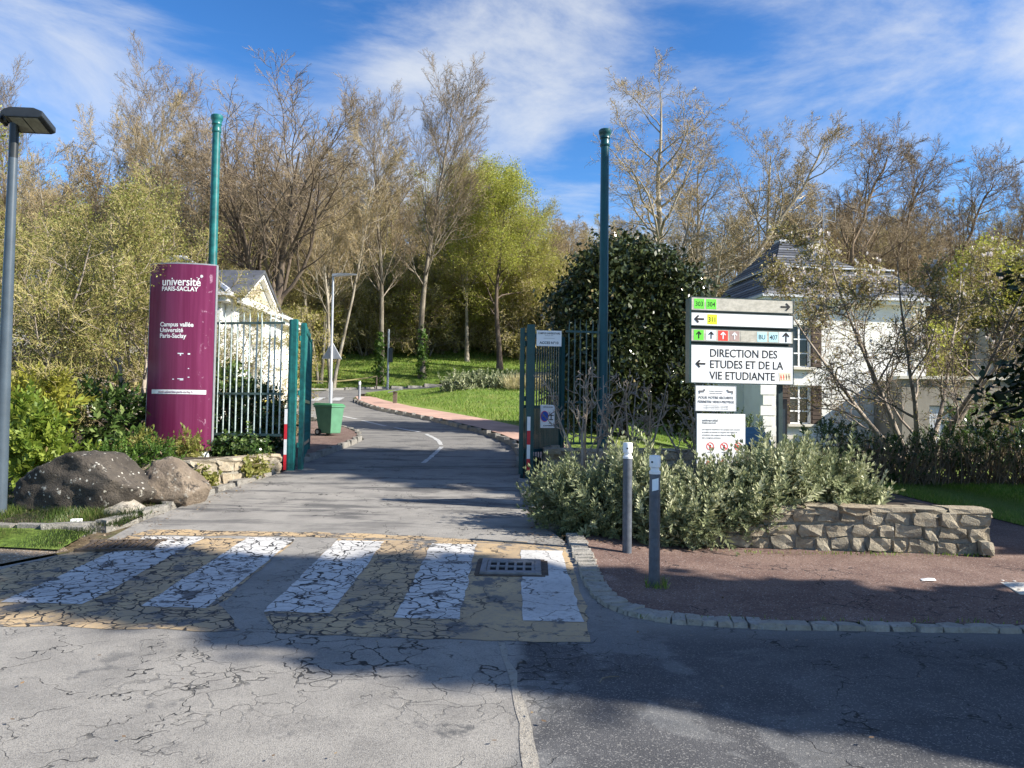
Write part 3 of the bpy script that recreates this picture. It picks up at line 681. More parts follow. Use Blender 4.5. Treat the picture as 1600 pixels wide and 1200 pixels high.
# kerbs: every stone its own piece
def stone_row(name, label, pts, step, dims, mat, up, jit=.05, nvar=6, closed_gap=.93, zf=Zf, seed=1, rnd=.18):
    root = struct(thing(name, label, 'kerb')); del root['category']
    rg = random.Random(seed)
    ms = [rock_mesh('sett', (1, 1, 1), seed * 50 + i, jit, rnd) for i in range(nvar)]
    for m_ in ms: m_.materials.append(M[mat])
    for p, d in walk(pts, step):
        o = link('kerb_stone' if step > .3 else 'sett', ms[rg.randrange(nvar)], None, root)
        w = dims[0] * rg.uniform(.9, 1.1); l = step * closed_gap * rg.uniform(.93, 1.03)
        q = p + Vector((-d.y, d.x)) * (dims[0] / 2)
        o.scale = (l, w, dims[1]); o.rotation_euler = (rg.uniform(-.04, .04), rg.uniform(-.03, .03) - math.atan(0.0), math.atan2(d.y, d.x) + rg.uniform(-.05, .05))
        o.location = (q.x, q.y, zf(q.x, q.y) + up - dims[1] / 2 + rg.uniform(-.006, .006))
    return root
rk = smoothpoly([(.65, 9.0), (.66, 8.3), (.67, 7.6), (.67, 7.0), (.74, 6.48), (.95, 6.13), (1.3, 5.95), (1.98, 5.89)], 2)
stone_row('sett_kerb', 'curved edging of flat granite setts round the pavement corner', rk, .118, (.2, .1), 'sett', .04, .06, 8, .96, seed=3, rnd=.12)
stone_row('sett_kerb', 'straight edging of granite setts along the street pavement', [Vector((2.0, 5.89)), Vector((7.6, 5.86))], .2, (.13, .1), 'sett', .045, .07, 8, .96, seed=4, rnd=.12)
stone_row('kerb', 'low stone kerb in front of the boulders', [Vector((-9.3, 8.86)), Vector((-5.25, 8.92))], .8, (.14, .24), 'kerb', .06, .03, 4, .98, seed=5)
stone_row('kerb', 'worn kerb stones running up to the left gate post', smoothpoly([(-5.1, 8.95), (-4.75, 9.15), (-4.6, 9.7), (-4.5, 10.5), (-4.4, 11.4), (-4.08, 13.6)], 2), .62, (.16, .24), 'kerb', .07, .03, 4, .98, seed=6)
stone_row('kerb', 'kerb stones curving round the pavement behind the gate', smoothpoly([(-4.0, 14.9), (-3.8, 17.2), (-3.72, 18.6), (-3.76, 19.6), (-4.2, 21.15), (-5.1, 22.85), (-7, 26.4)], 2), .7, (.13, .26), 'kerb', .12, .02, 4, .98, seed=7)
stone_row('kerb', 'kerb stones along the outside of the bend', smoothpoly([(-7.5, 37.1), (-5.5, 31.5), (-3.7, 28.1), (-2.3, 25.4), (-.9, 22.1), (-.3, 20.3), (.17, 18.4), (.28, 16.2), (.2, 14.6)][::-1], 2)[::-1], .9, (-.13, .26), 'kerb', .12, .02, 4, .98, seed=8)
stone_row('kerb', 'far kerb at the foot of the grassy bank', smoothpoly([(-26, 44.2), (-20, 45.6), (-12.5, 49), (-10.3, 54), (-6.1, 58.2), (0, 61), (8, 63)], 1), 1.5, (.2, .3), 'kerb', .15, .02, 3, .99, seed=9)
stone_row('kerb', 'broken kerb at the right foot of the gate', smoothpoly([(.42, 9.6), (.28, 10.6), (.12, 11.9), (.14, 13.4)], 2), .55, (-.17, .2), 'kerb', .05, .05, 4, .96, seed=10)

# ------------------------------------------------------------------ stone walls
def stone_wall(name, label, pts, ztop, thick, courses, seed, zb=Zf, proud=.05, wmin=.15, wmax=.34, cope=True, caps=None):
    root = thing(name, label, 'wall'); rg = random.Random(seed)
    P = [Vector(p) for p in pts]; O = offset_line(P, -.035); I = offset_line(P, -thick)
    vs = []; fs = []
    for i in range(len(P)):
        zo = zb(P[i].x, P[i].y) - .1
        vs += [(O[i].x, O[i].y, zo), (O[i].x, O[i].y, ztop - .05), (I[i].x, I[i].y, ztop - .05), (I[i].x, I[i].y, zo)]
    for i in range(len(P) - 1):
        a = 4 * i; b = a + 4; fs += [(a, b, b + 1, a + 1), (a + 1, b + 1, b + 2, a + 2), (a + 2, b + 2, b + 3, a + 3)]
    e = 4 * (len(P) - 1); fs += [(0, 1, 2, 3), (e + 3, e + 2, e + 1, e)]
    MB().add(vs, fs).build('mortar', 'mortar', root)
    ms = [rock_mesh('stone', (1, 1, 1), seed * 100 + i, .1, .22) for i in range(12)]
    for m_ in ms: m_.materials.append(M['stone'])
    total = sum((b - a).length for a, b in zip(P, P[1:]))
    def at(s):
        for a, b in zip(P, P[1:]):
            L = (b - a).length
            if s <= L: return a + (b - a) * (s / L), (b - a).normalized()
            s -= L
        return P[-1], (P[-1] - P[-2]).normalized()
    for c in range(courses):
        s = rg.uniform(0, .1)
        while s < total - .05:
            w = min(rg.uniform(wmin, wmax), total - s); p, d = at(s + w / 2); zb0 = zb(p.x, p.y); h = (ztop - .02 - zb0) / courses
            hh = h * rg.uniform(.72, .97); o = link('stone', ms[rg.randrange(12)], None, root)
            nrm = Vector((d.y, -d.x)); t = rg.uniform(.1, .15); q = p + nrm * (rg.uniform(-.03, .012) - t / 2 + .01)
            o.scale = (w * rg.uniform(.82, .95), t, hh); o.rotation_euler = (rg.uniform(-.1, .1), rg.uniform(-.07, .07), math.atan2(d.y, d.x) + rg.uniform(-.06, .06))
            o.location = (q.x, q.y, zb0 + h * (c + .5) + rg.uniform(-.015, .015)); s += w
    if cope:
        s = 0
        while s < total - .1:
            w = min(rg.uniform(.3, .6), total - s); p, d = at(s + w / 2); nrm = Vector((d.y, -d.x)); q = p - nrm * (thick / 2)
            o = link('coping_stone', ms[rg.randrange(12)], None, root); o.scale = (w * 1.0, thick * 1.02, .09)
            o.rotation_euler = (rg.uniform(-.03, .03), rg.uniform(-.03, .03), math.atan2(d.y, d.x)); o.location = (q.x, q.y, ztop - .035 + rg.uniform(-.008, .008)); s += w
    return root
def rw(x, y): return Zf(x, y) + .02
stone_wall('stone_wall', 'low rough stone wall ending beside the pavement on the right', [(.7, 12.6), (.82, 10.9), (1.2, 9.75), (1.85, 9.15), (2.6, 8.88), (3.9, 8.74), (5.36, 8.62), (5.45, 9.1)], .6, .42, 3, 21, rw, wmin=.16, wmax=.36)
stone_wall('stone_wall', 'low mossy retaining wall under the purple sign pillar', [(-9.5, 11.5), (-4.72, 11.52), (-4.5, 12.1), (-4.12, 13.95)], .83, .34, 2, 22, Zf, wmin=.25, wmax=.5)
stone_wall('stone_wall', 'short dark plinth wall below the right gate railing', [(.6, 15.2), (.6, 13.9), (3.6, 14.05)], 1.0, .3, 3, 23, lambda x, y: .45, wmin=.2, wmax=.42)

# ------------------------------------------------------------------ street furniture
SL = math.atan(.068)
# drain cover in the crossing
t = thing('drain_cover', 'square-holed cast iron drain cover set in the crossing', 'drain', (.015, 7.56, Zf(.015, 7.56) + .012)); t.rotation_euler = (SL, 0, R(-1.5))
MB().b2((-.29, -.26, -.02), (-.235, .26, .018)).b2((.235, -.26, -.02), (.29, .26, .018)).b2((-.235, -.26, -.02), (.235, -.2, .018)).b2((-.235, .2, -.02), (.235, .26, .018)).build('frame', 'iron', t, bevel=.004)
g = MB(); xs = [-.235, -.19, -.12, -.1, -.03, -.01, .06, .08, .15, .17]; 
hx = [-.17, -.085, 0, .085, .17]; e = [-.23] + [v for h in hx for v in (h - .03, h + .03)] + [.23]
for i in range(0, 12, 2): g.b2((e[i], -.195, -.015), (e[i + 1], .195, .012))
for h in hx: g.b2((h - .03, -.195, -.015), (h + .03, -.155, .0118)).b2((h - .03, -.022, -.015), (h + .03, .022, .0118)).b2((h - .03, .155, -.015), (h + .03, .195, .0118))
g.build('grate', 'iron', t); MB().b2((-.225, -.19, -.006), (.225, .19, -.001)).build('pit_shade', 'hole', t)  # flat black plate stands in for the shade below the holes
MB().b2((-.33, -.31, -.025), (.33, -.265, .001)).b2((-.33, .265, -.025), (.33, .31, .001)).b2((.295, -.262, -.025), (.36, .262, .001)).b2((-.34, -.262, -.025), (-.295, .262, .001)).build('surround', 'iron_rust', t)
t = thing('drain_grate', 'leaf-strewn barred drain grate against the left kerb', 'drain', (-4.1, 8.2, Zf(-4.1, 8.2) + .01)); t.rotation_euler = (SL, 0, R(8))
for i in range(11): MB().box((-.33 + i * .066, 0, .006), (.032, .36, .024)).build('bar', 'iron_rust', t)
MB().b2((-.39, -.22, -.012), (.39, -.18, .018)).b2((-.39, .18, -.012), (.39, .22, .018)).build('frame', 'iron_rust', t); MB().b2((-.37, -.18, -.012), (.37, .18, .001)).build('pit_shade', 'hole', t)  # black plate paints the darkness between the bars

# bollards
def bollard(loc, label, sticker):
    t = thing('bollard', label, 'bollard', loc, rng.uniform(0, 1), 'bollards on the pavement corner')
    MB().lathe([(.05, -.1), (.05, 1.03), (.049, 1.04)], n=24).build('post', 'bollard', t, smooth=True)
    c = MB().lathe([(.052, 1.03), (.053, 1.055), (.04, 1.062), (.04, 1.085), (.051, 1.095), (.052, 1.185), (.046, 1.2), (.01, 1.203)], n=24).build('cap', 'white_cap', t, smooth=True)
    MB().lathe([(.009, 0), (.009, .004)], n=10).build('rivet', 'hole', c, (-.053 * math.cos(.9), -.053 * math.sin(.9), 1.14), (R(90), 0, R(-39)))
    if sticker:
        t.rotation_euler = (0, 0, 0); v = []
        for z in (.885, .99):
            for i in range(5): a = R(-128 + i * 17); v.append((.0515 * math.cos(a), .0515 * math.sin(a), z + .01 * (i - 2) * .4))
        MB().add(v, [(i, i + 1, i + 6, i + 5) for i in range(4)]).build('sticker', 'sign_pale', t)
bollard((1.255, 8.3, Zf(1.255, 8.3)), 'slate-grey white-capped bollard nearer the wall shrubs, no sticker', False)
bollard((1.31, 7.02, Zf(1.31, 7.02)), 'slate-grey white-capped bollard with a torn sticker near the kerb', True)

# left street lamp
t = thing('street_lamp', 'tall blue-grey street lamp with a dark floodlight head beside the boulders', 'lamp', (-6.34, 9.6, .2))
MB().lathe([(.085, 0), (.083, .5), (.066, 2.5), (.052, 4.7), (.05, 4.75)], n=20).build('pole', 'pole_grey', t, smooth=True)
MB().lathe([(.054, 4.55), (.054, 4.99), (.04, 5.0)], n=16).build('collar', 'lamp_body', t, smooth=True)
hd = MB().prism([(-.1, -.13, .06), (-.12, -.13, .0), (-.02, -.13, -.06), (.42, -.13, -.06), (.47, -.13, -.03), (.44, -.13, .05), (.3, -.13, .1), (-.02, -.13, .1)], (0, 0, 0), (0, .3, 0)).build('lamp_head', 'lamp_body', t, (0, 0, 5.04), (R(-24), R(4), R(-6)), bevel=.015)
MB().b2((.02, -.11, -.064), (.2, .14, -.0605)).build('lamp_glass', 'lamp_glass', hd); MB().b2((.22, -.11, -.064), (.41, .14, -.0605)).build('lamp_glass', 'lamp_glass', hd)
MB().tube((-.2, .02, .02), (-.1, .02, .02), .05, .05, 10).box((-.17, .02, .02), (.04, .14, .1)).build('bracket', 'lamp_body', hd)

# tall old columns beside the gate
def column(loc, h, r0, r1, mat, label):
    t = thing('iron_column', label, 'column', loc); c = h - .18
    MB().lathe([(r0 * 1.5, -.3), (r0 * 1.5, .18), (r0 * 1.2, .24), (r0, .3), (r1, c)], n=20).build('shaft', mat, t, smooth=True)
    MB().lathe([(r1 * 1.12, c - .16), (r1 * 1.25, c - .13), (r1 * 1.1, c - .1), (r1 * 1.08, c - .02), (r1 * 1.3, c), (r1 * 1.18, c + .04), (r1 * 1.45, c + .09), (r1 * 1.55, c + .11), (r1 * 1.55, c + .16), (r1 * 1.3, c + .18), (.02, c + .17)], n=20).build('capital', mat, t, smooth=True)
column((-5.79, 14.7, .7), 6.62, .088, .074, 'teal', 'tall teal iron column rising behind the purple sign pillar')
column((1.76, 14.9, .5), 6.72, .098, .08, 'teal_dark', 'tall shade-darkened teal iron column rising beside the railing on the right')

# railings and gates
def railing(name, label, p0, p1, zb, zm, zt, n, top, mat, rmat, r=.014, cat='fence', parent=None, kink=True):
    t = thing(name, label, cat, (p0[0], p0[1], zb)); a = Vector((0, 0, 0)); b = Vector((p1[0] - p0[0], p1[1] - p0[1], 0)); d = b.normalized(); rz = math.atan2(d.y, d.x)
    for z, hh in ((0, .045), (zm - zb, .04), (zt - zb, .04)):
        c = (a + b) / 2; MB().box((c.x, c.y, z), (b.length, .035, hh), rz).build('rail', rmat, t)
    rg = random.Random(n); me = None
    for i in range(n):
        p = b * ((i + .5) / n)
        if me is None:
            m = MB().tube((0, 0, .0), (0, 0, zt - zb + .02), r, r, 7); m.tube((0, 0, zt - zb + .02), (.012, 0, zt - zb + top * .55), r * .9, r * .8, 6); m.tube((.012, 0, zt - zb + top * .55), (0, 0, zt - zb + top), r * .8, .003, 6)
            o = m.build('bar', mat, t); me = o.data
        else: o = link('bar', me, None, t)
        o.location = p; o.rotation_euler = (rg.uniform(-.006, .006), rg.uniform(-.008, .008), rg.uniform(0, 6))
    return t
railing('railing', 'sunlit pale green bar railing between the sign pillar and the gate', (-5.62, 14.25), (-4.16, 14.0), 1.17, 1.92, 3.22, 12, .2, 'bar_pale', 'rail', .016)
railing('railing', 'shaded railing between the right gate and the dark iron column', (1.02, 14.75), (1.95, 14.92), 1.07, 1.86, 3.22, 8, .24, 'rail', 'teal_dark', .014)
def strip(parent, x, y, z0, h, w):
    for i in range(4): MB().box((x, y, z0 + h * (i + .5) / 4), (w, .006, h / 4 - .001)).build('reflector', 'red' if i % 2 == 0 else 'white', parent)
def gate(loc, label, sgn, mat, leaf_to, nb):
    t = thing('gate', label, 'gate', loc)
    # front channel post, then the folded-back leaf seen almost end on
    MB().box((0, 0, 1.38), (.14, .12, 2.8)).build('post', mat, t, bevel=.006)
    MB().box((sgn * -.02, -.064, 1.38), (.03, .012, 2.78)).build('channel', mat, t)
    MB().box((sgn * .15, .12, 1.36), (.085, .1, 2.74)).build('stile', mat, t, bevel=.006)
    b = Vector((leaf_to[0] - sgn * .165, leaf_to[1] - .12, 0)); rz = math.atan2(b.y, b.x); s0 = Vector((sgn * .165, .12, 0))
    for z in (.5, 1.3, 2.62): c = s0 + b / 2; MB().box((c.x, c.y, z), (b.length, .05, .06), rz).build('rail', mat, t)
    e = s0 + b; MB().box((e.x, e.y, 1.36), (.09, .09, 2.6), rz).build('stile', mat, t)
    me = None
    for i in range(nb):
        p = s0 + b * ((i + 1) / (nb + 1))
        o = MB().tube((0, 0, .5), (0, 0, 2.75), .013, .013, 6).build('bar', mat, t) if me is None else link('bar', me, None, t)
        me = o.data; o.location = p
    for i in range(nb):
        p = s0 + b * ((i + .5) / (nb + 1)); o = MB().tube((0, 0, .1), (0, 0, 1.3), .011, .011, 6).build('bar', mat, t) if i == 0 else link('bar', sm, None, t)
        sm = o.data; o.location = p
    for z in (.45, 1.4, 2.4): MB().tube((sgn * .1, .06, z), (sgn * .1, .06, z + .09), .022, .022, 8).build('hinge', mat, t)
    return t
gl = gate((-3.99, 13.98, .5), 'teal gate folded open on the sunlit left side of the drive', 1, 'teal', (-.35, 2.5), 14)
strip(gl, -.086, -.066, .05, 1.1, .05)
gr = gate((.33, 13.85, .45), 'shade-darkened teal gate folded open on the shaded right side of the drive', -1, 'teal_dark', (.62, .95), 15)
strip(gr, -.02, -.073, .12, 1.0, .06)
MB().b2((.4, .2, .0), (.56, .4, .6)).build('socket', 'mortar', gr)
# right leaf bears two notices
def board(name, label, cat, loc, w, h, rz=0, mat='sign_white', frame='sign_frame', d=.02, fr=.012):
    t = thing(name, label, cat, loc, rz); MB().b2((-w / 2, 0, -h / 2), (w / 2, d, h / 2)).build('panel', mat, t, bevel=.002)
    if frame:
        MB().b2((-w / 2 - fr, -.002, -h / 2 - fr), (w / 2 + fr, d + .002, -h / 2)).b2((-w / 2 - fr, -.002, h / 2), (w / 2 + fr, d + .002, h / 2 + fr)).b2((-w / 2 - fr, -.002, -h / 2), (-w / 2, d + .002, h / 2)).b2((w / 2, -.002, -h / 2), (w / 2 + fr, d + .002, h / 2)).build('frame', frame, t)
    return t
F0 = -.0025
b = board('gate_sign', 'small white access notice high on the right gate', 'sign', (.655, 13.78, 2.98), .45, .28, R(4), 'sign_white', None)
text('CAMPUS UNIVERSITAIRE', .046, 'sign_black', b, (0, F0, .075), align='CENTER', bold=.012, sx=.8); text('45 rue de la Vallée', .02, 'grey_print', b, (0, F0, .045), align='CENTER'); text('ACCES N°10', .062, 'sign_black', b, (0, F0, -.1), align='CENTER', bold=.015)
MB().b2((-.1, -.003, .0), (.1, -.001, .004)).build('rule', 'grey_print', b)
b = board('gate_sign', 'white tow-away notice with a blue disc low on the right gate', 'sign', (.66, 14.02, 1.58), .34, .42, R(40), 'sign_white', None)
MB().lathe([(.09, 0), (.09, .004)], n=24).build('disc', 'sign_cobalt', b, (-.08, -.001, 0), (R(90), 0, 0)); MB().lathe([(.1, 0), (.1, .002)], n=24).build('disc_rim', 'sign_red', b, (-.08, -.001, 0), (R(90), 0, 0))
MB().box((.08, -.003, 0), (.02, .004, .12), 0).box((.08, -.003, .02), (.13, .004, .016)).box((.08, -.003, -.06), (.1, .004, .016)).build('pictogram', 'sign_black', b)
text('ACCES POMPIERS', .03, 'sign_black', b, (0, F0, -.18), align='CENTER', bold=.02); text('SORTIE DE SECOURS', .025, 'sign_black', b, (0, F0, .16), align='CENTER', bold=.02)

# purple pillar sign
t = thing('sign_pillar', 'tall curved purple university pillar sign on the low wall', 'sign', (-5.83, 13.55, .8), R(2))
W = .57; SAG = .13; NS = 22
def arc(x): return SAG * (1 - (x / W) ** 2)
fr = [(-W + 2 * W * i / NS) for i in range(NS + 1)]
pts = [(x, -arc(x) - .04) for x in fr] + [(x, arc(x) * .6 + .04) for x in reversed(fr)]
MB().prism([(p[0], p[1], 0) for p in pts], (0, 0, .1), (0, 0, 3.36)).build('body', 'plum', t, smooth=True)
MB().prism([(p[0] * .97, p[1] * .9, 0) for p in pts], (0, 0, 3.362), (0, 0, 3.385)).build('lid', 'galv', t)
MB().prism([(p[0] * .9, p[1] * .85, 0) for p in pts], (0, 0, -.15), (0, 0, .098)).build('base', 'render_white', t)
MB().b2((W + .001, -.045, .1), (W + .008, .045, 3.38)).build('edge_trim', 'galv', t); MB().b2((-W - .008, -.045, .1), (-W - .001, .045, 3.38)).build('edge_trim', 'galv', t)
def bend(x): return arc(x) + .0425
def ttext(s, size, x, z, bold=.0, sx=1.0, mat='sign_white'): return text(s, size, mat, t, (x, 0, z), bold=bold, sx=sx, bend=bend)
ttext('université', .205, -.335, 2.98, .012, .83); ttext('PARIS-SACLAY', .107, -.335, 2.885, .02, .92)
for dx, dz, rr in ((.345, 3.155, .026), (.305, 3.11, .012), (.275, 3.125, .008)): MB().lathe([(rr, 0), (rr, .004)], n=16).build('logo_dot', 'sign_white', t, (dx, -arc(dx) - .041, dz), (R(90), 0, 0))
ttext('Campus vallée', .108, -.345, 2.26, .022, .93); ttext('Université', .108, -.345, 2.16, .022, .93); ttext('Paris-Saclay', .108, -.345, 2.06, .022, .93)
def curved_panel(x0, x1, z0, z1, off, th):
    v = []; n = 12
    for z in (z0, z1):
        for i in range(n + 1): x = x0 + (x1 - x0) * i / n; v.append((x, -arc(x) - .04 - off, z))
    return MB().add(v, [(i, i + 1, n + 2 + i, n + 1 + i) for i in range(n)])
curved_panel(-.47, .47, 1.08, 1.155, .003, 0).build('address_strip', 'sign_white', t)
text('www.universite-paris-saclay.fr', .06, 'plum', t, (-.34, 0, 1.098), sx=.84, bend=lambda x: arc(x) + .0445)
for k, (dx, dz, w, h) in enumerate([(-.01, 1.78, .1, .016), (.03, 1.75, .02, .035), (.16, 1.77, .04, .025), (-.09, 1.33, .03, .014), (.0, 1.34, .1, .012), (.04, 1.32, .06, .014), (.17, 1.52, .02, .014), (.17, 1.37, .03, .012)]):
    curved_panel(dx, dx + w, dz, dz + h, .001, 0).build('sticker_remnant', 'sign_pale', t)

# direction boards
SD = thing('sign_frame', 'dark post frame carrying the stack of white direction boards', 'sign post', (3.03, 10.12, .5), R(9))
MB().b2((-.6, .05, 0), (-.54, .11, 2.62)).build('post', 'sign_frame', SD); MB().b2((.54, .05, 0), (.6, .11, 2.62)).build('post', 'sign_frame', SD)
for z in (2.46, 2.26, 2.06, 1.6): MB().b2((-.72, .03, z), (.68, .05, z + .04)).build('crossbar', 'sign_frame', SD)
MB().b2((-.735, -.02, 1.55), (-.722, .13, 2.66)).build('side_plate', 'teal_dark', SD)
SW = 1.42
def dboard(label, zc, h, mat='sign_white'):
    z = zc; b = board('direction_board', label, 'sign', (3.03, 10.1, z), SW, h, R(9), mat, 'sign_frame', .025, .011); b['group'] = 'direction boards'; return b
def arrow(b, x, z, s, ang, mat='sign_black'):
    m = MB(); w = s * .085; y0, y1 = -.004, -.001
    def bar(p, q):
        p = Vector(p); q = Vector(q); d = (q - p).normalized(); n_ = Vector((-d.y, d.x)) * w
        m.add([(c.x, y, c.y) for y in (y0, y1) for c in (p - n_, q - n_, q + n_, p + n_)], [(0, 1, 2, 3), (4, 7, 6, 5), (0, 4, 5, 1), (1, 5, 6, 2), (2, 6, 7, 3), (3, 7, 4, 0)])
    bar((0, -s * .5), (0, s * .46)); bar((-s * .36, s * .1), (.02 * s, s * .5)); bar((s * .36, s * .1), (-.02 * s, s * .5))
    m.v = [(c[0], c[1] - .0006 * (i // 8), c[2]) for i, c in enumerate(m.v)]
    return m.build('arrow', mat, b, (x, 0, z), (0, ang, 0))
def tile(b, x, w, h, mat, z=0): return MB().b2((x - w / 2, -.0015, z - h / 2), (x + w / 2, -.0002, z + h / 2)).build('colour_field', mat, b)
b = dboard('stained top direction board reading 303 304 with arrow right', 3.085, .165, 'sign_dirty')
tile(b, -.605, .14, .13, 'sign_green'); tile(b, -.44, .14, .13, 'sign_green')
text('303', .088, 'sign_black', b, (-.605, -.002, -.032), align='CENTER', bold=.008, sx=.85); text('304', .088, 'sign_black', b, (-.44, -.002, -.032), align='CENTER', bold=.008, sx=.85); arrow(b, .6, 0, .125, R(90))
b = dboard('white direction board reading 311 with arrow left', 2.885, .165)
tile(b, -.425, .135, .13, 'sign_yellow'); text('311', .088, 'sign_black', b, (-.425, -.002, -.032), align='CENTER', bold=.008, sx=.85); arrow(b, -.6, 0, .125, R(-90))
b = dboard('direction board with coloured up arrows, BU and 407', 2.675, .155, 'sign_dirty')
for x, mt, ar in ((-.61, 'sign_green', 'sign_black'), (-.44, 'sign_pale', 'sign_black'), (-.275, 'sign_red', 'sign_white'), (-.115, 'sign_brown', 'sign_white')): tile(b, x, .135, .132, mt); arrow(b, x, 0, .09, 0, ar)
MB().b2((-.03, -.0015, -.066), (.11, -.0002, .066)).build('blank_field', 'sign_dirty', b)
tile(b, .27, .13, .13, 'sign_blue'); tile(b, .435, .13, .13, 'sign_blue'); tile(b, .6, .17, .145, 'sign_pale'); text('BU', .088, 'sign_black', b, (.27, -.002, -.032), align='CENTER', bold=.01, sx=.9); text('407', .088, 'sign_black', b, (.435, -.002, -.032), align='CENTER', bold=.008, sx=.85); arrow(b, .61, 0, .12, 0)
b = dboard('large white board reading DIRECTION DES ETUDES ET DE LA VIE ETUDIANTE', 2.3, .49)
arrow(b, -.58, 0, .125, R(-90))
for s, z in (('DIRECTION DES', .095), ('ETUDES ET DE LA', -.052), ('VIE ETUDIANTE', -.2)): text(s, .148, 'sign_black', b, (-.46, -.002, z), bold=.006, sx=.885)
st = MB().b2((-.085, -.0012, -.055), (.085, -.0002, .055)).build('sticker', 'sign_cream', b, (.6, -.002, -.145), (0, R(-4), 0))
for i in range(4): MB().b2((-.066 + i * .038, -.0022, -.04), (-.056 + i * .038, -.0013, .03)).b2((-.07 + i * .038, -.0021, -.012), (-.05 + i * .038, -.0014, .004)).build('sticker_mark', 'sign_red' if i < 2 else 'tile', st)
b = board('notice_board', 'small white video-surveillance notice under the direction boards', 'sign', (2.66, 10.02, 1.85), .55, .32, R(9), 'sign_white', 'galv', .02, .008)
text('POUR VOTRE SECURITE', .045, 'grey_print', b, (0, F0, -.005), align='CENTER', bold=.015); text('PERIMETRE VIDEO-PROTEGE', .045, 'grey_print', b, (0, F0, -.06), align='CENTER', bold=.015, sx=.88)
for z in (-.1, -.12, -.14): text('Loi relative à la sécurité intérieure - accès aux images', .016, 'grey_print', b, (0, F0, z), align='CENTER')
text('Campus universitaire', .022, 'grey_print', b, (0, F0, .09), align='CENTER'); text('Périmètre sous vidéo', .02, 'grey_print', b, (0, F0, .062), align='CENTER')
for s in (-1, 1):
    MB().box((s * .2, -.003, .09), (.07, .004, .022)).box((s * .16, -.003, .108), (.02, .004, .02)).box((s * .225, -.003, .075), (.012, .004, .03)).build('camera_pictogram', 'grey_print', b)
b = board('notice_board', 'white round-cornered rules notice sunk in the shrubs', 'sign', (2.71, 9.95, 1.33), .66, .64, R(9), 'sign_white', None, .02)
text('université', .05, 'grey_print', b, (-.26, F0, .22), sx=1.1); text('PARIS-SACLAY', .03, 'grey_print', b, (-.26, F0, .19), bold=.01)
for k, s in enumerate(['Les espaces extérieurs du campus sont ouverts', 'au public et soumis au respect des règles de', 'circulation des usagers dans le respect', 'des consignes suivantes']): text(s, .027, 'grey_print', b, (-.26, F0, .11 - k * .036))
for row in range(2):
    for i in range(3):
        x = -.15 + i * .19; z = -.1 - row * .22
        ring = MB(); n = 24
        vs = [(rr * math.cos(2 * math.pi * k / n), 0, rr * math.sin(2 * math.pi * k / n)) for rr in (.052, .042) for k in range(n)]
        ring.add(vs, [(k, (k + 1) % n, n + (k + 1) % n, n + k) for k in range(n)]); ring.add([(-.034, -.0002, .026), (-.026, -.0002, .034), (.034, -.0002, -.026), (.026, -.0002, -.034)], [(0, 1, 2, 3)])
        ring.build('prohibition_ring', 'sign_red', b, (x, -.002, z)); MB().b2((x - .012, -.0018, z - .028), (x + .012, -.0008, z + .02)).build('pictogram', 'sign_black', b)
        text('interdit', .022, 'grey_print', b, (x, F0, z - .08), align='CENTER')

# notice post and slanted panel by the house
t = thing('notice_post', 'slim dark wooden notice post standing before the white house', 'post', (4.28, 12.2, .55))
MB().b2((-.075, -.04, 0), (.075, .04, 1.36)).build('post', 'wood', t, bevel=.006); MB().b2((-.04, -.046, .35), (.04, -.041, 1.2)).build('notice', 'stone_old', t)
t = thing('lectern_sign', 'slanted blue information panel beside the white rules notice', 'sign', (3.62, 11.6, .6))
MB().add([(-.3, -.16, .64), (.3, -.16, .56), (.22, .2, .86), (-.3, .2, .86), (-.3, -.15, .61), (.3, -.15, .53), (.22, .21, .83), (-.3, .21, .83)], [(0, 1, 2, 3), (7, 6, 5, 4), (0, 4, 5, 1), (1, 5, 6, 2), (2, 6, 7, 3), (3, 7, 4, 0)]).build('panel', 'notice_blue', t); MB().b2((-.03, .0, 0), (.03, .06, .7)).build('leg', 'sign_frame', t)

# bins
def wheelie(loc, rz, label, lidmat):
    t = thing('wheeled_bin', label, 'bin', loc, rz, 'green wheeled bins')
    MB().add([(-.22, -.26, .06), (.22, -.26, .06), (.2, .2, .06), (-.2, .2, .06), (-.28, -.34, .86), (.28, -.34, .86), (.28, .32, .86), (-.28, .32, .86)], [(3, 2, 1, 0), (4, 5, 6, 7), (0, 1, 5, 4), (1, 2, 6, 5), (2, 3, 7, 6), (3, 0, 4, 7)]).build('body', 'bin', t, bevel=.025)
    MB().b2((-.3, -.36, .82), (.3, .34, .87)).build('rim', 'bin', t, bevel=.012)
    MB().add([(-.3, -.37, .872), (.3, -.37, .872), (.3, .38, .872), (-.3, .38, .872), (-.25, -.3, .93), (.25, -.3, .93), (.26, .34, .95), (-.26, .34, .95)], [(3, 2, 1, 0), (4, 5, 6, 7), (0, 1, 5, 4), (1, 2, 6, 5), (2, 3, 7, 6), (3, 0, 4, 7)]).build('lid', lidmat, t, bevel=.015)
    MB().tube((-.25, .4, .9), (.25, .4, .9), .018, .018, 8).build('handle', lidmat, t)
    for s in (-1, 1):
        w = MB().tube((s * .2, .2, .1), (s * .265, .2, .1), .1, .1, 16).build('wheel', 'rubber', t); MB().tube((s * .262, .2, .1), (s * .27, .2, .1), .055, .055, 12).build('hub', 'galv', w)
    return t
wheelie((-4.62, 19.5, Zf(-4.62, 19.5) + .1), R(62), 'green wheeled bin standing at the kerb behind the gate', 'bin_lid').scale = (.86, .86, .86)
wheelie((-6.35, 20.3, .95), R(100), 'green wheeled bin half hidden behind the pale railing', 'tape')

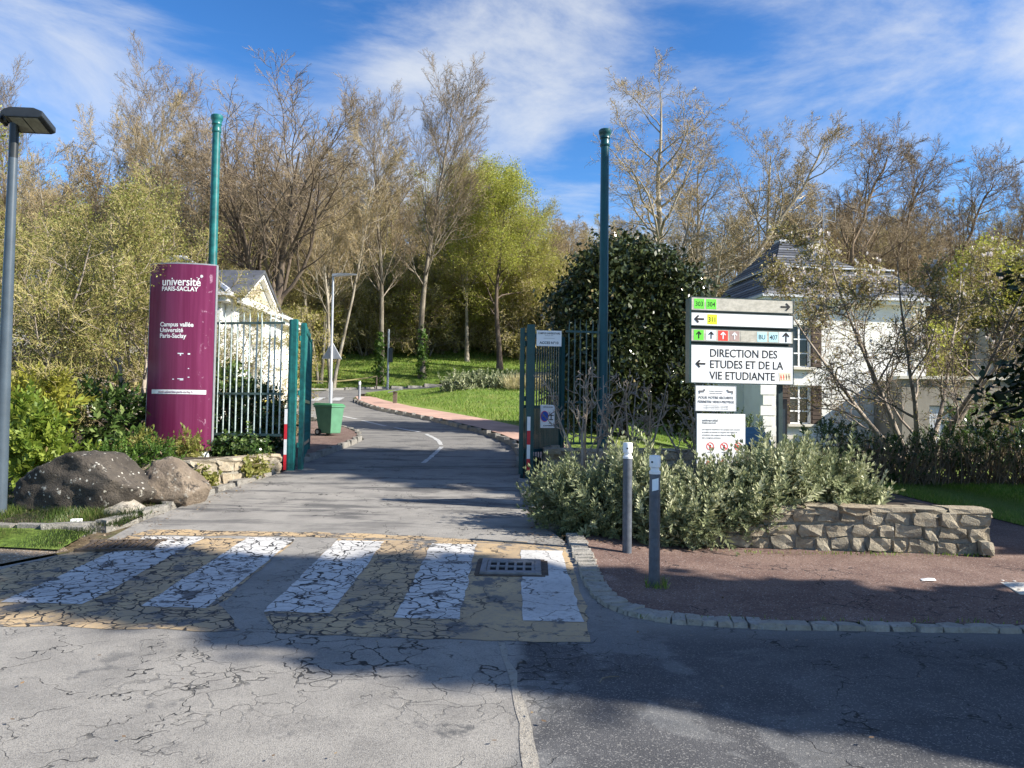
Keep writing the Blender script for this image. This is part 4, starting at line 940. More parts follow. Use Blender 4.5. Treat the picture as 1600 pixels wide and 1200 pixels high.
# lamp, poles and posts along the drive
t = thing('street_lamp', 'slim galvanised street lamp with flat head and triangular sign behind the bin', 'lamp', (-6.13, 26, 1.4))
MB().lathe([(.075, 0), (.07, 1.2), (.05, 1.25), (.036, 4.9)], n=14).build('pole', 'galv', t, smooth=True)
MB().prism([(-.03, -.07, 0), (.3, -.1, .03), (.78, -.07, .07), (.8, -.07, .1), (.3, -.1, .13), (-.03, -.07, .1)], (0, 0, 0), (0, .16, 0)).build('lamp_head', 'galv', t, (0, 0, 4.8), bevel=.01)
s = MB().prism([(-.32, 0, 0), (.32, 0, 0), (0, 0, .56)], (0, .06, 0), (0, .085, 0)).build('sign_plate', 'galv', t, (0, 0, 2.02)); MB().prism([(-.34, 0, -.01), (.34, 0, -.01), (0, 0, .585)], (0, .087, 0), (0, .1, 0)).build('sign_edge', 'white', s)
t = thing('street_pole', 'thin grey pole with small dark box at the foot of the grassy bank', 'pole', (-8.75, 50.5, Zf(-10.5, 50.5)))
t.location = (-8.6, 53.2, Zf(-8.6, 53.2)); MB().lathe([(.09, 0), (.08, 1), (.07, 4.2)], n=10).build('pole', 'galv', t); MB().b2((.05, -.12, 1.9), (.3, .12, 2.9)).build('box', 'lamp_body', t)
t = thing('bollard', 'lone grey bollard on the tip of the lawn island', 'bollard', (-7.45, 37.6, Zf(-7.45, 37.6) + .1)); MB().lathe([(.06, 0), (.06, .86), (.05, .9)], n=12).build('post', 'galv', t); MB().lathe([(.063, .72), (.063, .84)], n=12).build('band', 'white', t)
t = thing('information_post', 'short wooden post with slanted plate on the island lawn', 'post', (-5.25, 34.6, zisl(-5.25, 34.6))); MB().b2((-.09, -.06, 0), (.09, .06, .52)).build('post', 'wood', t); MB().prism([(-.3, 0, .46), (.3, 0, .62), (.3, 0, .66), (-.3, 0, .5)], (0, -.16, 0), (0, .16, 0)).build('plate', 'galv', t)
t = thing('rope_barrier', 'drooping pale rope barrier along the foot of the bank', 'barrier', (-15.5, 49.5, Zf(-15.5, 49.5)))
m = MB(); pr = None
for i in range(9):
    q = Vector((0 + i * .75, i * .55, .9 - .35 * math.sin(math.pi * i / 8)  + Zf(-15.5 + i * .75, 49.5 + i * .55) - Zf(-15.5, 49.5)))
    if pr: m.tube(pr, q, .05, .05, 6)
    pr = q
m.build('rope', 'straw', t)
for i in (0, 8): MB().tube((i * .75, i * .55, Zf(-15.5 + i * .75, 49.5 + i * .55) - Zf(-15.5, 49.5)), (i * .75, i * .55, .95 + Zf(-15.5 + i * .75, 49.5 + i * .55) - Zf(-15.5, 49.5)), .05, .05, 8).build('post', 'wood', t)

# boulders
def boulder(name, label, loc, dims, mat, seed, rz, planes, sub=4, tilt=(0, 0)):
    bm = bmesh.new(); bmesh.ops.create_icosphere(bm, subdivisions=sub, radius=1.0); rg = random.Random(seed)
    extra = [((rg.uniform(-1, 1), rg.uniform(-1, 1), rg.uniform(-.6, 1)), rg.uniform(.72, .92)) for _ in range(12)]
    for v in bm.verts:
        for (n_, d) in planes + extra:
            n_ = Vector(n_).normalized(); k = v.co.dot(n_) - d
            if k > 0: v.co -= n_ * k * .96
        q = v.co * 1.4 + Vector((seed, 0, 0)); v.co += v.co.normalized() * (.09 * mnoise.noise(q) + .055 * mnoise.noise(q * 2.7) + .03 * mnoise.noise(q * 7) + .018 * abs(mnoise.noise(q * 4.3)) + .012 * mnoise.noise(q * 17))
        v.co = Vector((v.co.x * dims[0], v.co.y * dims[1], v.co.z * dims[2]))
    me = bpy.data.meshes.new(name); bm.to_mesh(me); bm.free()
    for p in me.polygons: p.use_smooth = True
    o = link(name, me, mat, None, loc, (tilt[0], tilt[1], rz)); return tag(o, label, 'rock', 'rocks at the kerb')
boulder('boulder', 'big dark lichen-spotted boulder beside the lamp post', (-5.58, 10.1, .6), (.94, .62, .6), 'boulder_dark', 3, R(3), [((-.3, -.95, .0), .5), ((-.75, -.1, .75), .62), ((.8, -.1, .65), .66), ((.05, 0, 1), .7), ((0, 0, -1), .5), ((.9, -.3, -.5), .75), ((-1, 0, 0), .85)], 5, (0, R(3)))
boulder('boulder', 'smooth tan boulder between the dark one and the wall', (-4.68, 10.7, .55), (.5, .46, .4), 'boulder_tan', 7, R(8), [((.0, -1, .15), .7), ((.6, 0, 1), .72), ((0, 0, -1), .7), ((-1, -.2, .3), .8)], 5, (0, R(12)))
boulder('boulder', 'small pale rock wedged under the two big boulders', (-4.95, 9.9, .34), (.26, .2, .17), 'boulder_pale', 5, .4, [((.5, -.5, .8), .5), ((-.6, -.4, .7), .5)], 3)

# litter and small things
tag(MB().add([(-.07, -.03, .0), (.06, -.04, .004), (.08, .03, .012), (-.05, .045, .002), (.0, .0, .02)], [(0, 1, 4), (1, 2, 4), (2, 3, 4), (3, 0, 4)]).build('paper_scrap', 'paper', None, (4.0, 7.42, Zf(4, 7.42) + .035)), 'crumpled white paper scrap on the red pavement', 'litter')
tag(MB().box((0, 0, .03), (.12, .08, .05), .3).build('carton', 'paper', None, (-5.15, 9.2, Zf(-5.15, 9.2) + .02), bevel=.01), 'small crushed white carton on the kerb by the boulder', 'litter')
t = thing('fallen_twig', 'thin pale twig lying on the dark asphalt', 'twig', (.6, 4.72, .01)); pp = [(-.05, -.05, 0), (-.03, .01, .003), (.02, .04, .004), (.08, .05, .002)]
m = MB()
for a, c in zip(pp, pp[1:]): m.tube(a, c, .004, .003, 5)
m.build('twig', 'bark_pale', t)
t = thing('tactile_slab', 'cream studded tactile slab at the right pavement edge', 'paving slab', (5.08, 7.14, Zf(5.08, 7.14) + .03), R(-14))
MB().b2((-.45, -.3, -.03), (.45, .3, .006)).build('slab', 'tactile', t)
sm = None
for i in range(9):
    for j in range(6):
        o = MB().lathe([(.018, 0), (.012, .006)], n=8).build('stud', 'tactile', t) if sm is None else link('stud', sm, None, t)
        sm = o.data; o.location = (-.4 + i * .1, -.25 + j * .1, .006)

# ------------------------------------------------------------------ houses
def wall_with_openings(name, mat, parent, o, ux, w, h, th, holes):
    """a wall from point o along unit vector ux, thickness th going inwards (left of ux is inside), real openings"""
    xs = sorted({0, w} | {v for hh in holes for v in (hh[0], hh[1])}); zs = sorted({0, h} | {v for hh in holes for v in (hh[2], hh[3])})
    n_ = Vector((-ux[1], ux[0], 0)); U = Vector((ux[0], ux[1], 0)); O = Vector(o); m = MB()
    for a, b_ in zip(xs, xs[1:]):
        for c, d in zip(zs, zs[1:]):
            if any(a >= q[0] - 1e-6 and b_ <= q[1] + 1e-6 and c >= q[2] - 1e-6 and d <= q[3] + 1e-6 for q in holes): continue
            P = [O + U * x + Vector((0, 0, z)) for x, z in ((a, c), (b_, c), (b_, d), (a, d))]
            m.prism(P, (0, 0, 0), n_ * th)
    return m.build(name, mat, parent)
def window(parent, o, ux, x0, x1, z0, z1, shutters=True, deep=.12):
    U = Vector((ux[0], ux[1], 0)); n_ = Vector((-ux[1], ux[0], 0)); O = Vector(o); rz = math.atan2(ux[1], ux[0])
    c = O + U * (x0 + x1) / 2 + n_ * deep; w = x1 - x0; hgt = z1 - z0
    win = MB().box((0, .03, 0), (w, .02, hgt)).build('window', 'glass', parent, (c.x, c.y, o[2] + (z0 + z1) / 2), (0, 0, rz))
    f = MB()
    for x in (-w / 2 + .03, 0, w / 2 - .03): f.box((x, 0, 0), (.06, .05, hgt))
    for z in (-hgt / 2 + .03, -hgt / 6, hgt / 6, hgt / 2 - .03): f.box((0, -.002, z), (w, .04, .05))
    f.build('frame', 'white', win); MB().box((0, -deep - .05, -hgt / 2 - .05), (w + .3, .3, .1)).build('sill', 'render_cream', win)
    if shutters:
        for s in (-1, 1):
            sh = MB().box((0, 0, 0), (w * .5, .05, hgt)).build('shutter', 'shutter', parent, (c + U * s * (w * .76) - n_ * (deep + .03)).to_tuple()[:2] + (o[2] + (z0 + z1) / 2,), (0, 0, rz))
            for k in range(9): MB().box((0, -.03, -hgt / 2 + hgt * (k + .5) / 9), (w * .4, .02, hgt / 13)).build('slat', 'shutter', sh)
def ring_roof(m, lo, hi, z0, z1):
    v = [(p[0], p[1], z0) for p in lo] + [(p[0], p[1], z1) for p in hi]; n = len(lo)
    m.add(v, [(i, (i + 1) % n, n + (i + 1) % n, n + i) for i in range(n)] + [tuple(range(n, 2 * n)), tuple(range(n - 1, -1, -1))])
# right-hand house
t = thing('house', 'two-storey white house with slate mansard roof behind the flowering tree', 'house', (12.4, 33.6, .5), R(7))
x0, x1, y0, y1 = -3.0, 3.25, -3.6, 2.2; hh = 5.62
hs = [(.9, 1.75, 3.1, 4.75), (.9, 1.75, .9, 2.4)]
wall_with_openings('wall', 'render_white', t, (x0, y0, 0), (1, 0), x1 - x0, hh, .35, hs)
for q in hs: window(t, (x0, y0, 0), (1, 0), *q)
hs2 = [(2.0, 2.9, 3.1, 4.7), (2.0, 2.9, .8, 2.4)]
wall_with_openings('wall', 'render_white', t, (x0, y1, 0), (0, -1), y1 - y0 - .36, hh, .35, hs2)
for q in hs2: window(t, (x0, y1, 0), (0, -1), *q)
wall_with_openings('wall', 'render_white', t, (x1, y0 + .36, 0), (0, 1), y1 - y0 - .36, hh, .35, [])
wall_with_openings('wall', 'render_white', t, (x1 - .01, y1 + .01, 0), (-1, 0), x1 - x0, hh, .35, [])
for xx in (x0, x1):
    for k in range(14): MB().box((xx, y0 - .012, .2 + k * .4), (.62 if k % 2 else .42, .1, .37)).build('quoin', 'render_white', t)
MB().b2((x0 - .05, y0 - .06, -.3), (x1 + .05, y0 - .005, .45)).build('plinth', 'render_cream', t)
MB().b2((x0 - .3, y0 - .35, hh + .002), (x1 + .3, y1 + .3, hh + .14)).build('cornice', 'render_white', t); MB().b2((x0 - .42, y0 - .47, hh + .142), (x1 + .42, y1 + .42, hh + .24)).build('gutter', 'zinc', t)
def rect(x0, y0, x1, y1): return [(x0, y0), (x1, y0), (x1, y1), (x0, y1)]
m = MB(); ring_roof(m, rect(x0 - .3, y0 - .35, x1 + .3, y1 + .3), rect(x0 + .75, y0 + .75, x1 - .75, y1 - .75), hh + .242, hh + 1.5); rf = m.build('roof', 'slate', t)
m = MB(); ring_roof(m, rect(x0 + .6, y0 + .6, x0 + 4.0, y1 - .6), rect(-1.15, -.9, -.85, -.5), hh + 1.56, hh + 3.05); m.build('upper_roof', 'slate', rf)
MB().b2((x0 + .58, y0 + .58, hh + 1.502), (x1 - .58, y1 - .58, hh + 1.558)).build('ridge_band', 'zinc', rf); MB().box((-1.0, -.7, hh + 3.08), (.42, .5, .12)).build('finial', 'zinc', rf)
# courses of slates: shallow steps across the front and left slopes
def slate_rows(parent, a0, a1, b0, b1, rows, per):
    A0, A1, B0, B1 = map(Vector, (a0, a1, b0, b1)); nrm = (A1 - A0).cross(B0 - A0).normalized(); me = []
    for i in range(3):
        q = MB().box((0, 0, 0), (1, 1, 1)); me.append(q)
    for r in range(rows):
        l0 = A0 + (B0 - A0) * (r / rows); l1 = A1 + (B1 - A1) * (r / rows); u0 = A0 + (B0 - A0) * ((r + 1.12) / rows); u1 = A1 + (B1 - A1) * ((r + 1.12) / rows)
        mm = MB().add([l0 + nrm * .035, l1 + nrm * .035, u1 + nrm * .004, u0 + nrm * .004, l0 + nrm * .005, l1 + nrm * .005], [(0, 1, 2, 3), (4, 5, 1, 0)])
        mm.build('slate_course', 'slate' if r % 3 else 'slate_light', parent)
slate_rows(rf, (x0 - .3, y0 - .35, hh + .242), (x1 + .3, y0 - .35, hh + .242), (x0 + .75, y0 + .75, hh + 1.5), (x1 - .75, y0 + .75, hh + 1.5), 8, 0)
slate_rows(rf, (x0 - .3, y1 + .3, hh + .242), (x0 - .3, y0 - .35, hh + .242), (x0 + .75, y1 - .75, hh + 1.5), (x0 + .75, y0 + .75, hh + 1.5), 8, 0)
slate_rows(rf, (x0 + .6, y0 + .6, hh + 1.56), (x0 + 4.0, y0 + .6, hh + 1.56), (-1.15, -.9, hh + 3.05), (-.85, -.9, hh + 3.05), 10, 0)
slate_rows(rf, (x0 + .6, y1 - .6, hh + 1.56), (x0 + .6, y0 + .6, hh + 1.56), (-1.15, -.5, hh + 3.05), (-1.15, -.9, hh + 3.05), 10, 0)
ch = MB().b2((-.3, -1.6, hh + 1.6), (.25, -.95, hh + 2.95)).build('chimney', 'render_cream', rf); MB().b2((-.37, -1.68, hh + 2.952), (.32, -.87, hh + 3.05)).build('chimney_cap', 'tile', ch)
for i in range(3): MB().lathe([(.1, 0), (.085, .28)], n=10).build('chimney_pot', 'tile', ch, (-.2 + i * .18, -1.25, hh + 3.051))
an = MB().tube((.75, -1, hh + 1.5), (.75, -1, hh + 4.9), .02, .015, 6).build('antenna', 'galv', rf)
MB().tube((.6, -1, hh + 4.5), (1.3, -1, hh + 4.5), .01, .01, 5).tube((.7, -1.2, hh + 4.0), (1.4, -.8, hh + 4.0), .01, .01, 5).tube((1.3, -1, hh + 4.0), (1.3, -1, hh + 4.8), .008, .008, 5).tube((.5, -1, hh + 4.3), (.5, -1, hh + 4.7), .008, .008, 5).build('antenna_arm', 'galv', an)
# low side wing
MB().b2((x0 - 1.75, y0 + 2.2, -.2), (x0 - .005, y0 + 5.2, hh - .35)).build('wing_wall', 'render_white', t); m = MB()
m.prism([(x0 - 1.95, y0 + 1.95, hh - .345), (x0 - .02, y0 + 1.95, hh - .345), (x0 - .02, y0 + 1.95, hh + .4), (x0 - 1.2, y0 + 1.95, hh + .42)], (0, 0, 0), (0, 3.4, 0)); wr = m.build('wing_roof', 'slate', rf)
MB().b2((x0 - 1.2, y0 + 2.15, 3.2), (x0 - .5, y0 + 2.198, 4.6)).build('window', 'glass', t); MB().b2((x0 - 1.97, y0 + 1.9, hh - .42), (x0 - .02, y0 + 1.945, hh - .3)).build('wing_gutter', 'white', rf)
# masonry outbuilding
t = thing('outbuilding', 'low old masonry outbuilding with a pale door right of the white house', 'building', (17.4, 29.5, .5))
hs = [(1.0, 1.9, 0.02, 1.75)]
wall_with_openings('wall', 'stone_old', t, (-3.2, -1.5, -.1), (1, 0), 8.5, 2.7, .4, hs); MB().b2((-3.2, -1.09, -.1), (-2.8, 3, 2.6)).build('wall', 'stone_old', t); MB().b2((-2.78, -1.0, -.1), (5.3, 3, 2.3)).build('core', 'stone_old', t)
d_ = MB().b2((-2.2, -1.38, -.06), (-1.3, -1.32, 1.62)).build('door', 'zinc', t); MB().box((-1.4, -1.4, .8), (.04, .04, .14)).build('handle', 'iron', d_)
MB().b2((-3.35, -1.62, 2.602), (5.4, -1.0, 2.72)).build('coping', 'render_cream', t); MB().box((1.75, -1.62, .9), (.5, .2, 2.2)).build('pier', 'render_cream', t)
t = thing('house', 'grey slate-roofed house at the far right edge', 'house', (33, 42, 1.0))
MB().b2((-5, -4, 0), (6, 5, 6.2)).build('wall', 'render_cream', t); m = MB(); m.prism([(-5.4, -4.4, 6.2), (6.4, -4.4, 6.2), (6.4, .5, 9.6), (-5.4, .5, 9.6)], (0, 0, 0), (0, 0, .12)); rf = m.build('roof', 'slate_light', t); MB().prism([(-5.4, 5.4, 6.2), (6.4, 5.4, 6.2), (6.4, .52, 9.6), (-5.4, .52, 9.6)], (0, 0, 0), (0, 0, .12)).build('rear_slope', 'slate_light', rf)
slate_rows(rf, (-5.4, -4.4, 6.33), (6.4, -4.4, 6.33), (-5.4, .5, 9.73), (6.4, .5, 9.73), 14, 0)
# left-hand house with pediment
t = thing('house', 'white classical gatehouse with a pediment behind the purple pillar', 'house', (-9.15, 24, 1.0))
E_ = 4.0
hs = [(5.4, 6.3, .9, 2.7), (2.5, 3.4, .9, 2.7)]
wall_with_openings('wall', 'render_white', t, (-8.5, 0, -.4), (1, 0), 8.5, E_ + .4, .35, hs)
for q in hs: window(t, (-8.5, 0, -.4), (1, 0), *q)
wall_with_openings('wall', 'render_white', t, (0, .36, -.4), (0, 1), 7.6, E_ + .4, .35, [(2.0, 2.8, .5, 2.7)]); window(t, (0, .36, -.4), (0, 1), 2.0, 2.8, .5, 2.7, False)
MB().b2((-8.5, .36, -.4), (-.36, 7.9, E_ - .02)).build('core', 'render_white', t)
MB().b2((-8.8, -.3, E_ + .002), (.3, 8.2, E_ + .16)).build('cornice', 'render_white', t); MB().b2((-8.95, -.45, E_ + .162), (.45, 8.35, E_ + .27)).build('gutter', 'render_white', t)
m = MB(); ring_roof(m, rect(-8.85, -.35, .35, 8.25), rect(-5.2, 3.3, -2.6, 4.6), E_ + .272, E_ + 2.0); rf = m.build('roof', 'slate', t)
slate_rows(rf, (-8.85, -.35, E_ + .272), (.35, -.35, E_ + .272), (-5.2, 3.3, E_ + 2.0), (-2.6, 3.3, E_ + 2.0), 12, 0)
hp = MB(); hp.tube((.35, -.35, E_ + .3), (-2.6, 3.3, E_ + 2.03), .1, .1, 6); hp.tube((-5.2, 3.3, E_ + 2.03), (-2.6, 3.3, E_ + 2.03), .09, .09, 6); hp.build('hip_flashing', 'zinc', rf)
# pediment facing the drive
G = MB().prism([(0, .25, 0), (0, 3.65, 0), (0, 1.95, 1.0)], (.05, 0, 0), (.5, 0, 0)); pd = G.build('pediment', 'render_white', t, (0, 0, E_ + .1))
for a, c in (((0, .02, -.02), (0, 3.88, -.02)),): MB().tube(a, c, .12, .12, 4).build('cornice', 'render_white', pd, (.58, 0, 0))
for a, c in (((0, .05, .04), (0, 1.95, 1.12)), ((0, 3.85, .04), (0, 1.95, 1.12))): MB().tube(a, c, .13, .13, 4).build('raking_cornice', 'render_white', pd, (.58, 0, 0))
MB().prism([(0, .75, .2), (0, 3.15, .2), (0, 1.95, .84)], (.505, 0, 0), (.52, 0, 0)).build('tympanum', 'recess_shade', pd)
MB().prism([(0, 0, .05), (0, 1.95, 1.16), (0, 1.95, 1.28), (0, -.1, .12)], (-2.2, 0, 0), (.72, 0, 0)).build('pediment_roof', 'slate', pd); MB().prism([(0, 3.9, .05), (0, 1.951, 1.16), (0, 1.951, 1.28), (0, 4.0, .12)], (-2.2, 0, 0), (.72, 0, 0)).build('pediment_roof', 'slate', pd)
for y in (.55, 3.3): MB().b2((.02, y - .22, -.4), (.3, y + .22, E_ + .08)).build('pilaster', 'render_white', t)

# ------------------------------------------------------------------ plants
def sprig(seed, L, n, ll, lw, el=(20, 65)):
    """a leafy shoot along +z"""
    rg = np.random.default_rng(seed); t = np.sort(rg.random(n)) ** .8; az = np.arange(n) * 2.4 + rg.normal(size=n) * .3
    e = np.radians(el[0] + (el[1] - el[0]) * t); out = np.stack([np.cos(az) * np.cos(e), np.sin(az) * np.cos(e), np.sin(e)], -1)
    side = unit(np.cross(out, np.array([0, 0, 1.0]))); b = np.stack([0 * t, 0 * t, t * L], -1); s = ll * (1.1 - .45 * t) * rg.uniform(.75, 1.25, n)
    out = out * s[:, None]; side = side * (lw * s / ll)[:, None]
    return np.stack([b, b + out * .5 + side * .5, b + out, b + out * .5 - side * .5], 1).reshape(-1, 3), np.arange(4 * n).reshape(n, 4)
def place(rg, tmpl, C, D, s, mean=0.5, var=.85):
    V, F = tmpl; n = len(C); D = unit(D); A = perp(D, rg); B = np.cross(D, A); s = np.broadcast_to(np.asarray(s, float), (n,))[:, None, None]
    W = C[:, None, :] + s * (V[None, :, 0:1] * A[:, None] + V[None, :, 1:2] * B[:, None] + V[None, :, 2:3] * D[:, None])
    FF = (F[None] + (np.arange(n) * len(V))[:, None, None]).reshape(-1, 4)
    base = rg.random(n); r = np.clip(mean + (base[:, None] - .5) * var + (rg.random((n, len(F))) - .5) * .6, 0, 1).ravel()
    return W.reshape(-1, 3), FF, r
def shell(rg, blobs, n, lo=.55, zmin=None):
    """points in the outer shell of a set of ellipsoids, with outward normals"""
    w = np.array([b[3] * b[4] + b[4] * b[5] + b[3] * b[5] for b in blobs]); k = rg.choice(len(blobs), n, p=w / w.sum()); Bq = np.array(blobs)[k]
    u = unit(rg.normal(size=(n, 3))); rr = rg.uniform(lo, 1.0, n)[:, None] ** .7 * (1 + .12 * np.sin(u[:, :1] * 7 + Bq[:, :1] * 3) * np.cos(u[:, 2:] * 6))
    return Bq[:, :3] + u * rr * Bq[:, 3:6], unit(u / Bq[:, 3:6])
def bush(label, blobs, nspr, tm, mat, cat='shrub', name='shrub', up=.7, sc=(.7, 1.35), seed=0, group=None, stems=40, base=None, twig='bark_brown', loc=None, mean=.5, lo=.5):
    rg = np.random.default_rng(seed + 900); C, Nn = shell(rg, blobs, nspr, lo)
    k = np.sin(C[:, 0] * 9.1 + C[:, 2] * 7.3) * np.sin(C[:, 1] * 8.3 - C[:, 2] * 5.1) + rg.normal(size=len(C)) * .45 > -.55; C = C[k]; Nn = Nn[k]
    C = C + Nn * (rg.random((len(C), 1)) > .88) * rg.uniform(.05, .2, (len(C), 1))
    D = Nn * .8 + np.array([0, 0, up]) + rg.normal(size=C.shape) * .4; C = C - unit(D) * tm[0][:, 2].max() * .6
    V, F, r = place(rg, tm, C, D, rg.uniform(sc[0], sc[1], len(C)), mean)
    b0 = np.array(base if base is not None else [np.mean([b[0] for b in blobs]), np.mean([b[1] for b in blobs]), min(b[2] - b[5] for b in blobs)])
    t = thing(name, label, cat, tuple(b0), 0, group)
    me = np_mesh('foliage', V - b0, F, r); me.materials.append(M[mat]); link('foliage', me, None, t)
    if stems:
        e = C[rg.integers(0, len(C), stems)]; s0 = np.repeat(b0[None], stems, 0) + rg.normal(size=(stems, 3)) * np.array([.15, .12, 0]); u = np.linspace(0, 1, 5)[None, :, None]
        P = s0[:, None] * (1 - u) + e[:, None] * u + np.array([0, 0, 1.0]) * (np.sin(u * np.pi) * .12) + rg.normal(size=(stems, 5, 3)) * .02 * (u > 0); rr = np.linspace(.016, .005, 5)[None].repeat(stems, 0)
        v, f = tubes(P, rr, 4); me = np_mesh('stems', v - b0, f); me.materials.append(M[twig]); link('stems', me, None, t)
    return t
SP_GREY = sprig(1, .36, 34, .075, .026); SP_GREEN = sprig(2, .26, 22, .075, .03); SP_BROAD = sprig(3, .34, 16, .12, .055); SP_IVY = sprig(4, .16, 9, .07, .06, (-20, 40)); SP_FINE = sprig(5, .4, 34, .04, .018)
WG = 'shrubs spilling over the stone wall'
bush('dark green shrub spilling over the wall onto the drive edge', [(.72, 9.55, .55, .48, .5, .42), (1.05, 9.25, .5, .45, .42, .4)], 640, SP_GREY, 'leaf_grey', seed=1, group=WG, base=(1.1, 9.9, .45), mean=.3)
bush('grey-green shrub spilling over the wall just behind the bollards', [(1.5, 9.3, .72, .48, .5, .5), (1.75, 9.0, .5, .5, .4, .42)], 760, SP_GREY, 'leaf_grey', seed=2, group=WG, base=(1.7, 9.5, .4), mean=.5)
bush('tall grey-green shrub in front of the white rules notice', [(2.35, 9.1, .66, .5, .42, .44), (2.05, 8.85, .45, .4, .28, .3), (2.75, 9.25, .65, .45, .4, .4)], 840, SP_GREY, 'leaf_grey', seed=3, group=WG, base=(2.4, 9.4, .4), mean=.55)
bush('grey-green shrub hanging over the wall below the direction boards', [(3.15, 9.2, .84, .5, .42, .44), (2.75, 8.88, .6, .35, .25, .22), (3.45, 9.5, .9, .4, .4, .42)], 720, SP_GREY, 'leaf_grey', seed=4, group=WG, base=(3.2, 9.4, .5), mean=.55)
bush('grey-green shrub at the bare right end of the stone wall', [(3.85, 9.35, .84, .42, .36, .32), (4.25, 9.42, .74, .34, .3, .22), (3.75, 9.7, .85, .35, .35, .38)], 460, SP_GREY, 'leaf_grey', seed=5, group=WG, base=(4.0, 9.5, .5), mean=.55)

# knobbly pruned shrubs by the right gate
def pruned(seed, loc, label, H, stems=5, spread=.55, rz=0):
    ms = tree(seed, H, .05, bark='bark_grey', twig='bark_grey', stems=stems, spread=spread, clear=.3, n1=5, ang1=(25, 60), len1=(.35, .55), trop1=.12, n2=4, ang2=(25, 60), len2=(.35, .6), n3=3, len3=(.35, .6), n4=0, twr=.008, wander=.26, trop2=.1, trop3=.14)
    
    return plant_thing('pruned_shrub', ms, label, 'shrub', loc, rz, 1.0, 'pruned bare shrubs by the railing')
pruned(41, (1.2, 12.3, .7), 'bare knobbly pruned shrub right beside the dark gate', 1.9); pruned(42, (2.0, 12.4, .7), 'bare knobbly pruned shrub in front of the dark column', 1.85, 5, .6); pruned(43, (2.95, 12.2, .7), 'bare knobbly pruned shrub by the direction boards', 1.5, 5, .6)

# evergreen behind the right gate
def leafy_mass(name, label, cat, blobs, n, size, mat, seed, base, trunk_r, trunk_h, bark='bark_dark', clump=.35, per=14, asp=.5, group=None, lo=.6, inner=None):
    rg = np.random.default_rng(seed); C, Nn = shell(rg, blobs, n // per, lo); C = np.repeat(C, per, 0) + rg.normal(size=(len(C) * per, 3)) * clump * np.array([.6, .6, .45])
    V, F, r = leaves(rg, C, size, asp); b0 = np.array(base); t = thing(name, label, cat, base, 0, group)
    cl = np.repeat(rg.random(n // per), per); r = np.clip(.5 * r + .5 * cl, 0, 1)
    me = np_mesh('crown', V - b0, F, r); me.materials.append(M[mat]); link('crown', me, None, t)
    if trunk_h:
        P = grow(rg, np.array([[0, 0, -.2]]), np.array([[0, 0, 1.0]]), np.array([trunk_h]), 8, .04, .03); Rr = tip(8, np.array([trunk_r]), np.array([trunk_r * .3])); v, f = tubes(P, Rr, 8)
        e = C[rg.integers(0, len(C), 26)] - b0; s0 = P[0][rg.integers(2, 8, 26)]; u = np.linspace(0, 1, 5)[None, :, None]; P2 = s0[:, None] * (1 - u) + e[:, None] * u + rg.normal(size=(26, 5, 3)) * .05
        v2, f2 = tubes(P2, np.linspace(trunk_r * .4, .02, 5)[None].repeat(26, 0), 5)
        me = np_mesh('trunk', np.concatenate([v, v2]), np.concatenate([f, f2 + len(v)]), None, True); me.materials.append(M[bark]); link('trunk', me, None, t)
    return t
leafy_mass('evergreen_tree', 'dark glossy evergreen magnolia behind the right gate column', 'tree', [(3.3, 22.5, 3.4, 1.9, 1.7, 2.2), (2.7, 22, 4.6, 1.3, 1.3, 1.8), (3.9, 22.3, 4.4, 1.35, 1.3, 1.9), (3.2, 22.5, 5.7, 1.0, 1.0, 1.35), (2.2, 22.2, 2.6, 1.0, 1.1, 1.5), (4.6, 22.2, 2.8, .9, 1.1, 1.5), (1.7, 21.6, 3.9, .55, .5, .6), (4.9, 21.6, 4.4, .6, .5, .6), (2.3, 21.5, 5.6, .5, .5, .7), (4.1, 21.5, 5.7, .55, .5, .6), (1.8, 22, 4.7, .75, .7, .9), (4.9, 22, 5.0, .75, .7, .9), (1.5, 21.5, 2.0, .5, .5, .7), (5.2, 21.5, 1.7, .5, .5, .7), (3.0, 21.0, 3.0, .7, .5, .8)], 56000, .16, 'leaf_dark', 61, (3.3, 22.5, .5), .16, 5.0)

# flowering magnolia in front of the white house
ms = tree(71, 5.6, .095, bark='bark_grey', twig='bark_brown', stems=7, spread=.7, clear=.2, n1=9, ang1=(30, 70), len1=(.34, .5), trop1=.05, n2=8, ang2=(30, 60), len2=(.4, .6), n3=6, len3=(.35, .6), n4=3, m4=2, twr=.006, wander=.2, leaf='leaf_magnolia', leaf_size=.058, leaf_n=44000, leaf_jit=.06, leaf_asp=.45)
def thin_low(me, zc, keep):
    nf = len(me.polygons); co = np.zeros(len(me.vertices) * 3, np.float32); me.vertices.foreach_get('co', co); co = co.reshape(-1, 4, 3); r = np.zeros(nf, np.float32); me.attributes['rnd'].data.foreach_get('value', r)
    k = (co[:, 0, 2] > zc) | (np.random.default_rng(1).random(nf) < keep); co = co[k]; m2 = np_mesh('leaves', co.reshape(-1, 3), np.arange(len(co) * 4).reshape(-1, 4), r[k]); m2.materials.append(me.materials[0]); return m2
ms = {k: (thin_low(m_, 3.3, .22) if k[0] == 'leaves' else m_) for k, m_ in ms.items()}
mg = plant_thing('magnolia_tree', ms, 'spreading pale-flowered magnolia before the white house', 'tree', (9.5, 18, .5), R(30), (1.32, 1.0, 1.06))
rg = np.random.default_rng(72); src = [m for (a, b), m in ms.items() if a == 'leaves'][0]; co = np.zeros(len(src.vertices) * 3, np.float32); src.vertices.foreach_get('co', co); co = co.reshape(-1, 3)
co = co[co[:, 2] > 2.2]; Cc = co[rg.integers(0, len(co), 700)]; V, F, r = place(rg, sprig(9, .03, 6, .085, .045, (50, 80)), Cc, rg.normal(size=Cc.shape) * .3 + np.array([0, 0, 1]), rg.uniform(.8, 1.4, 700))
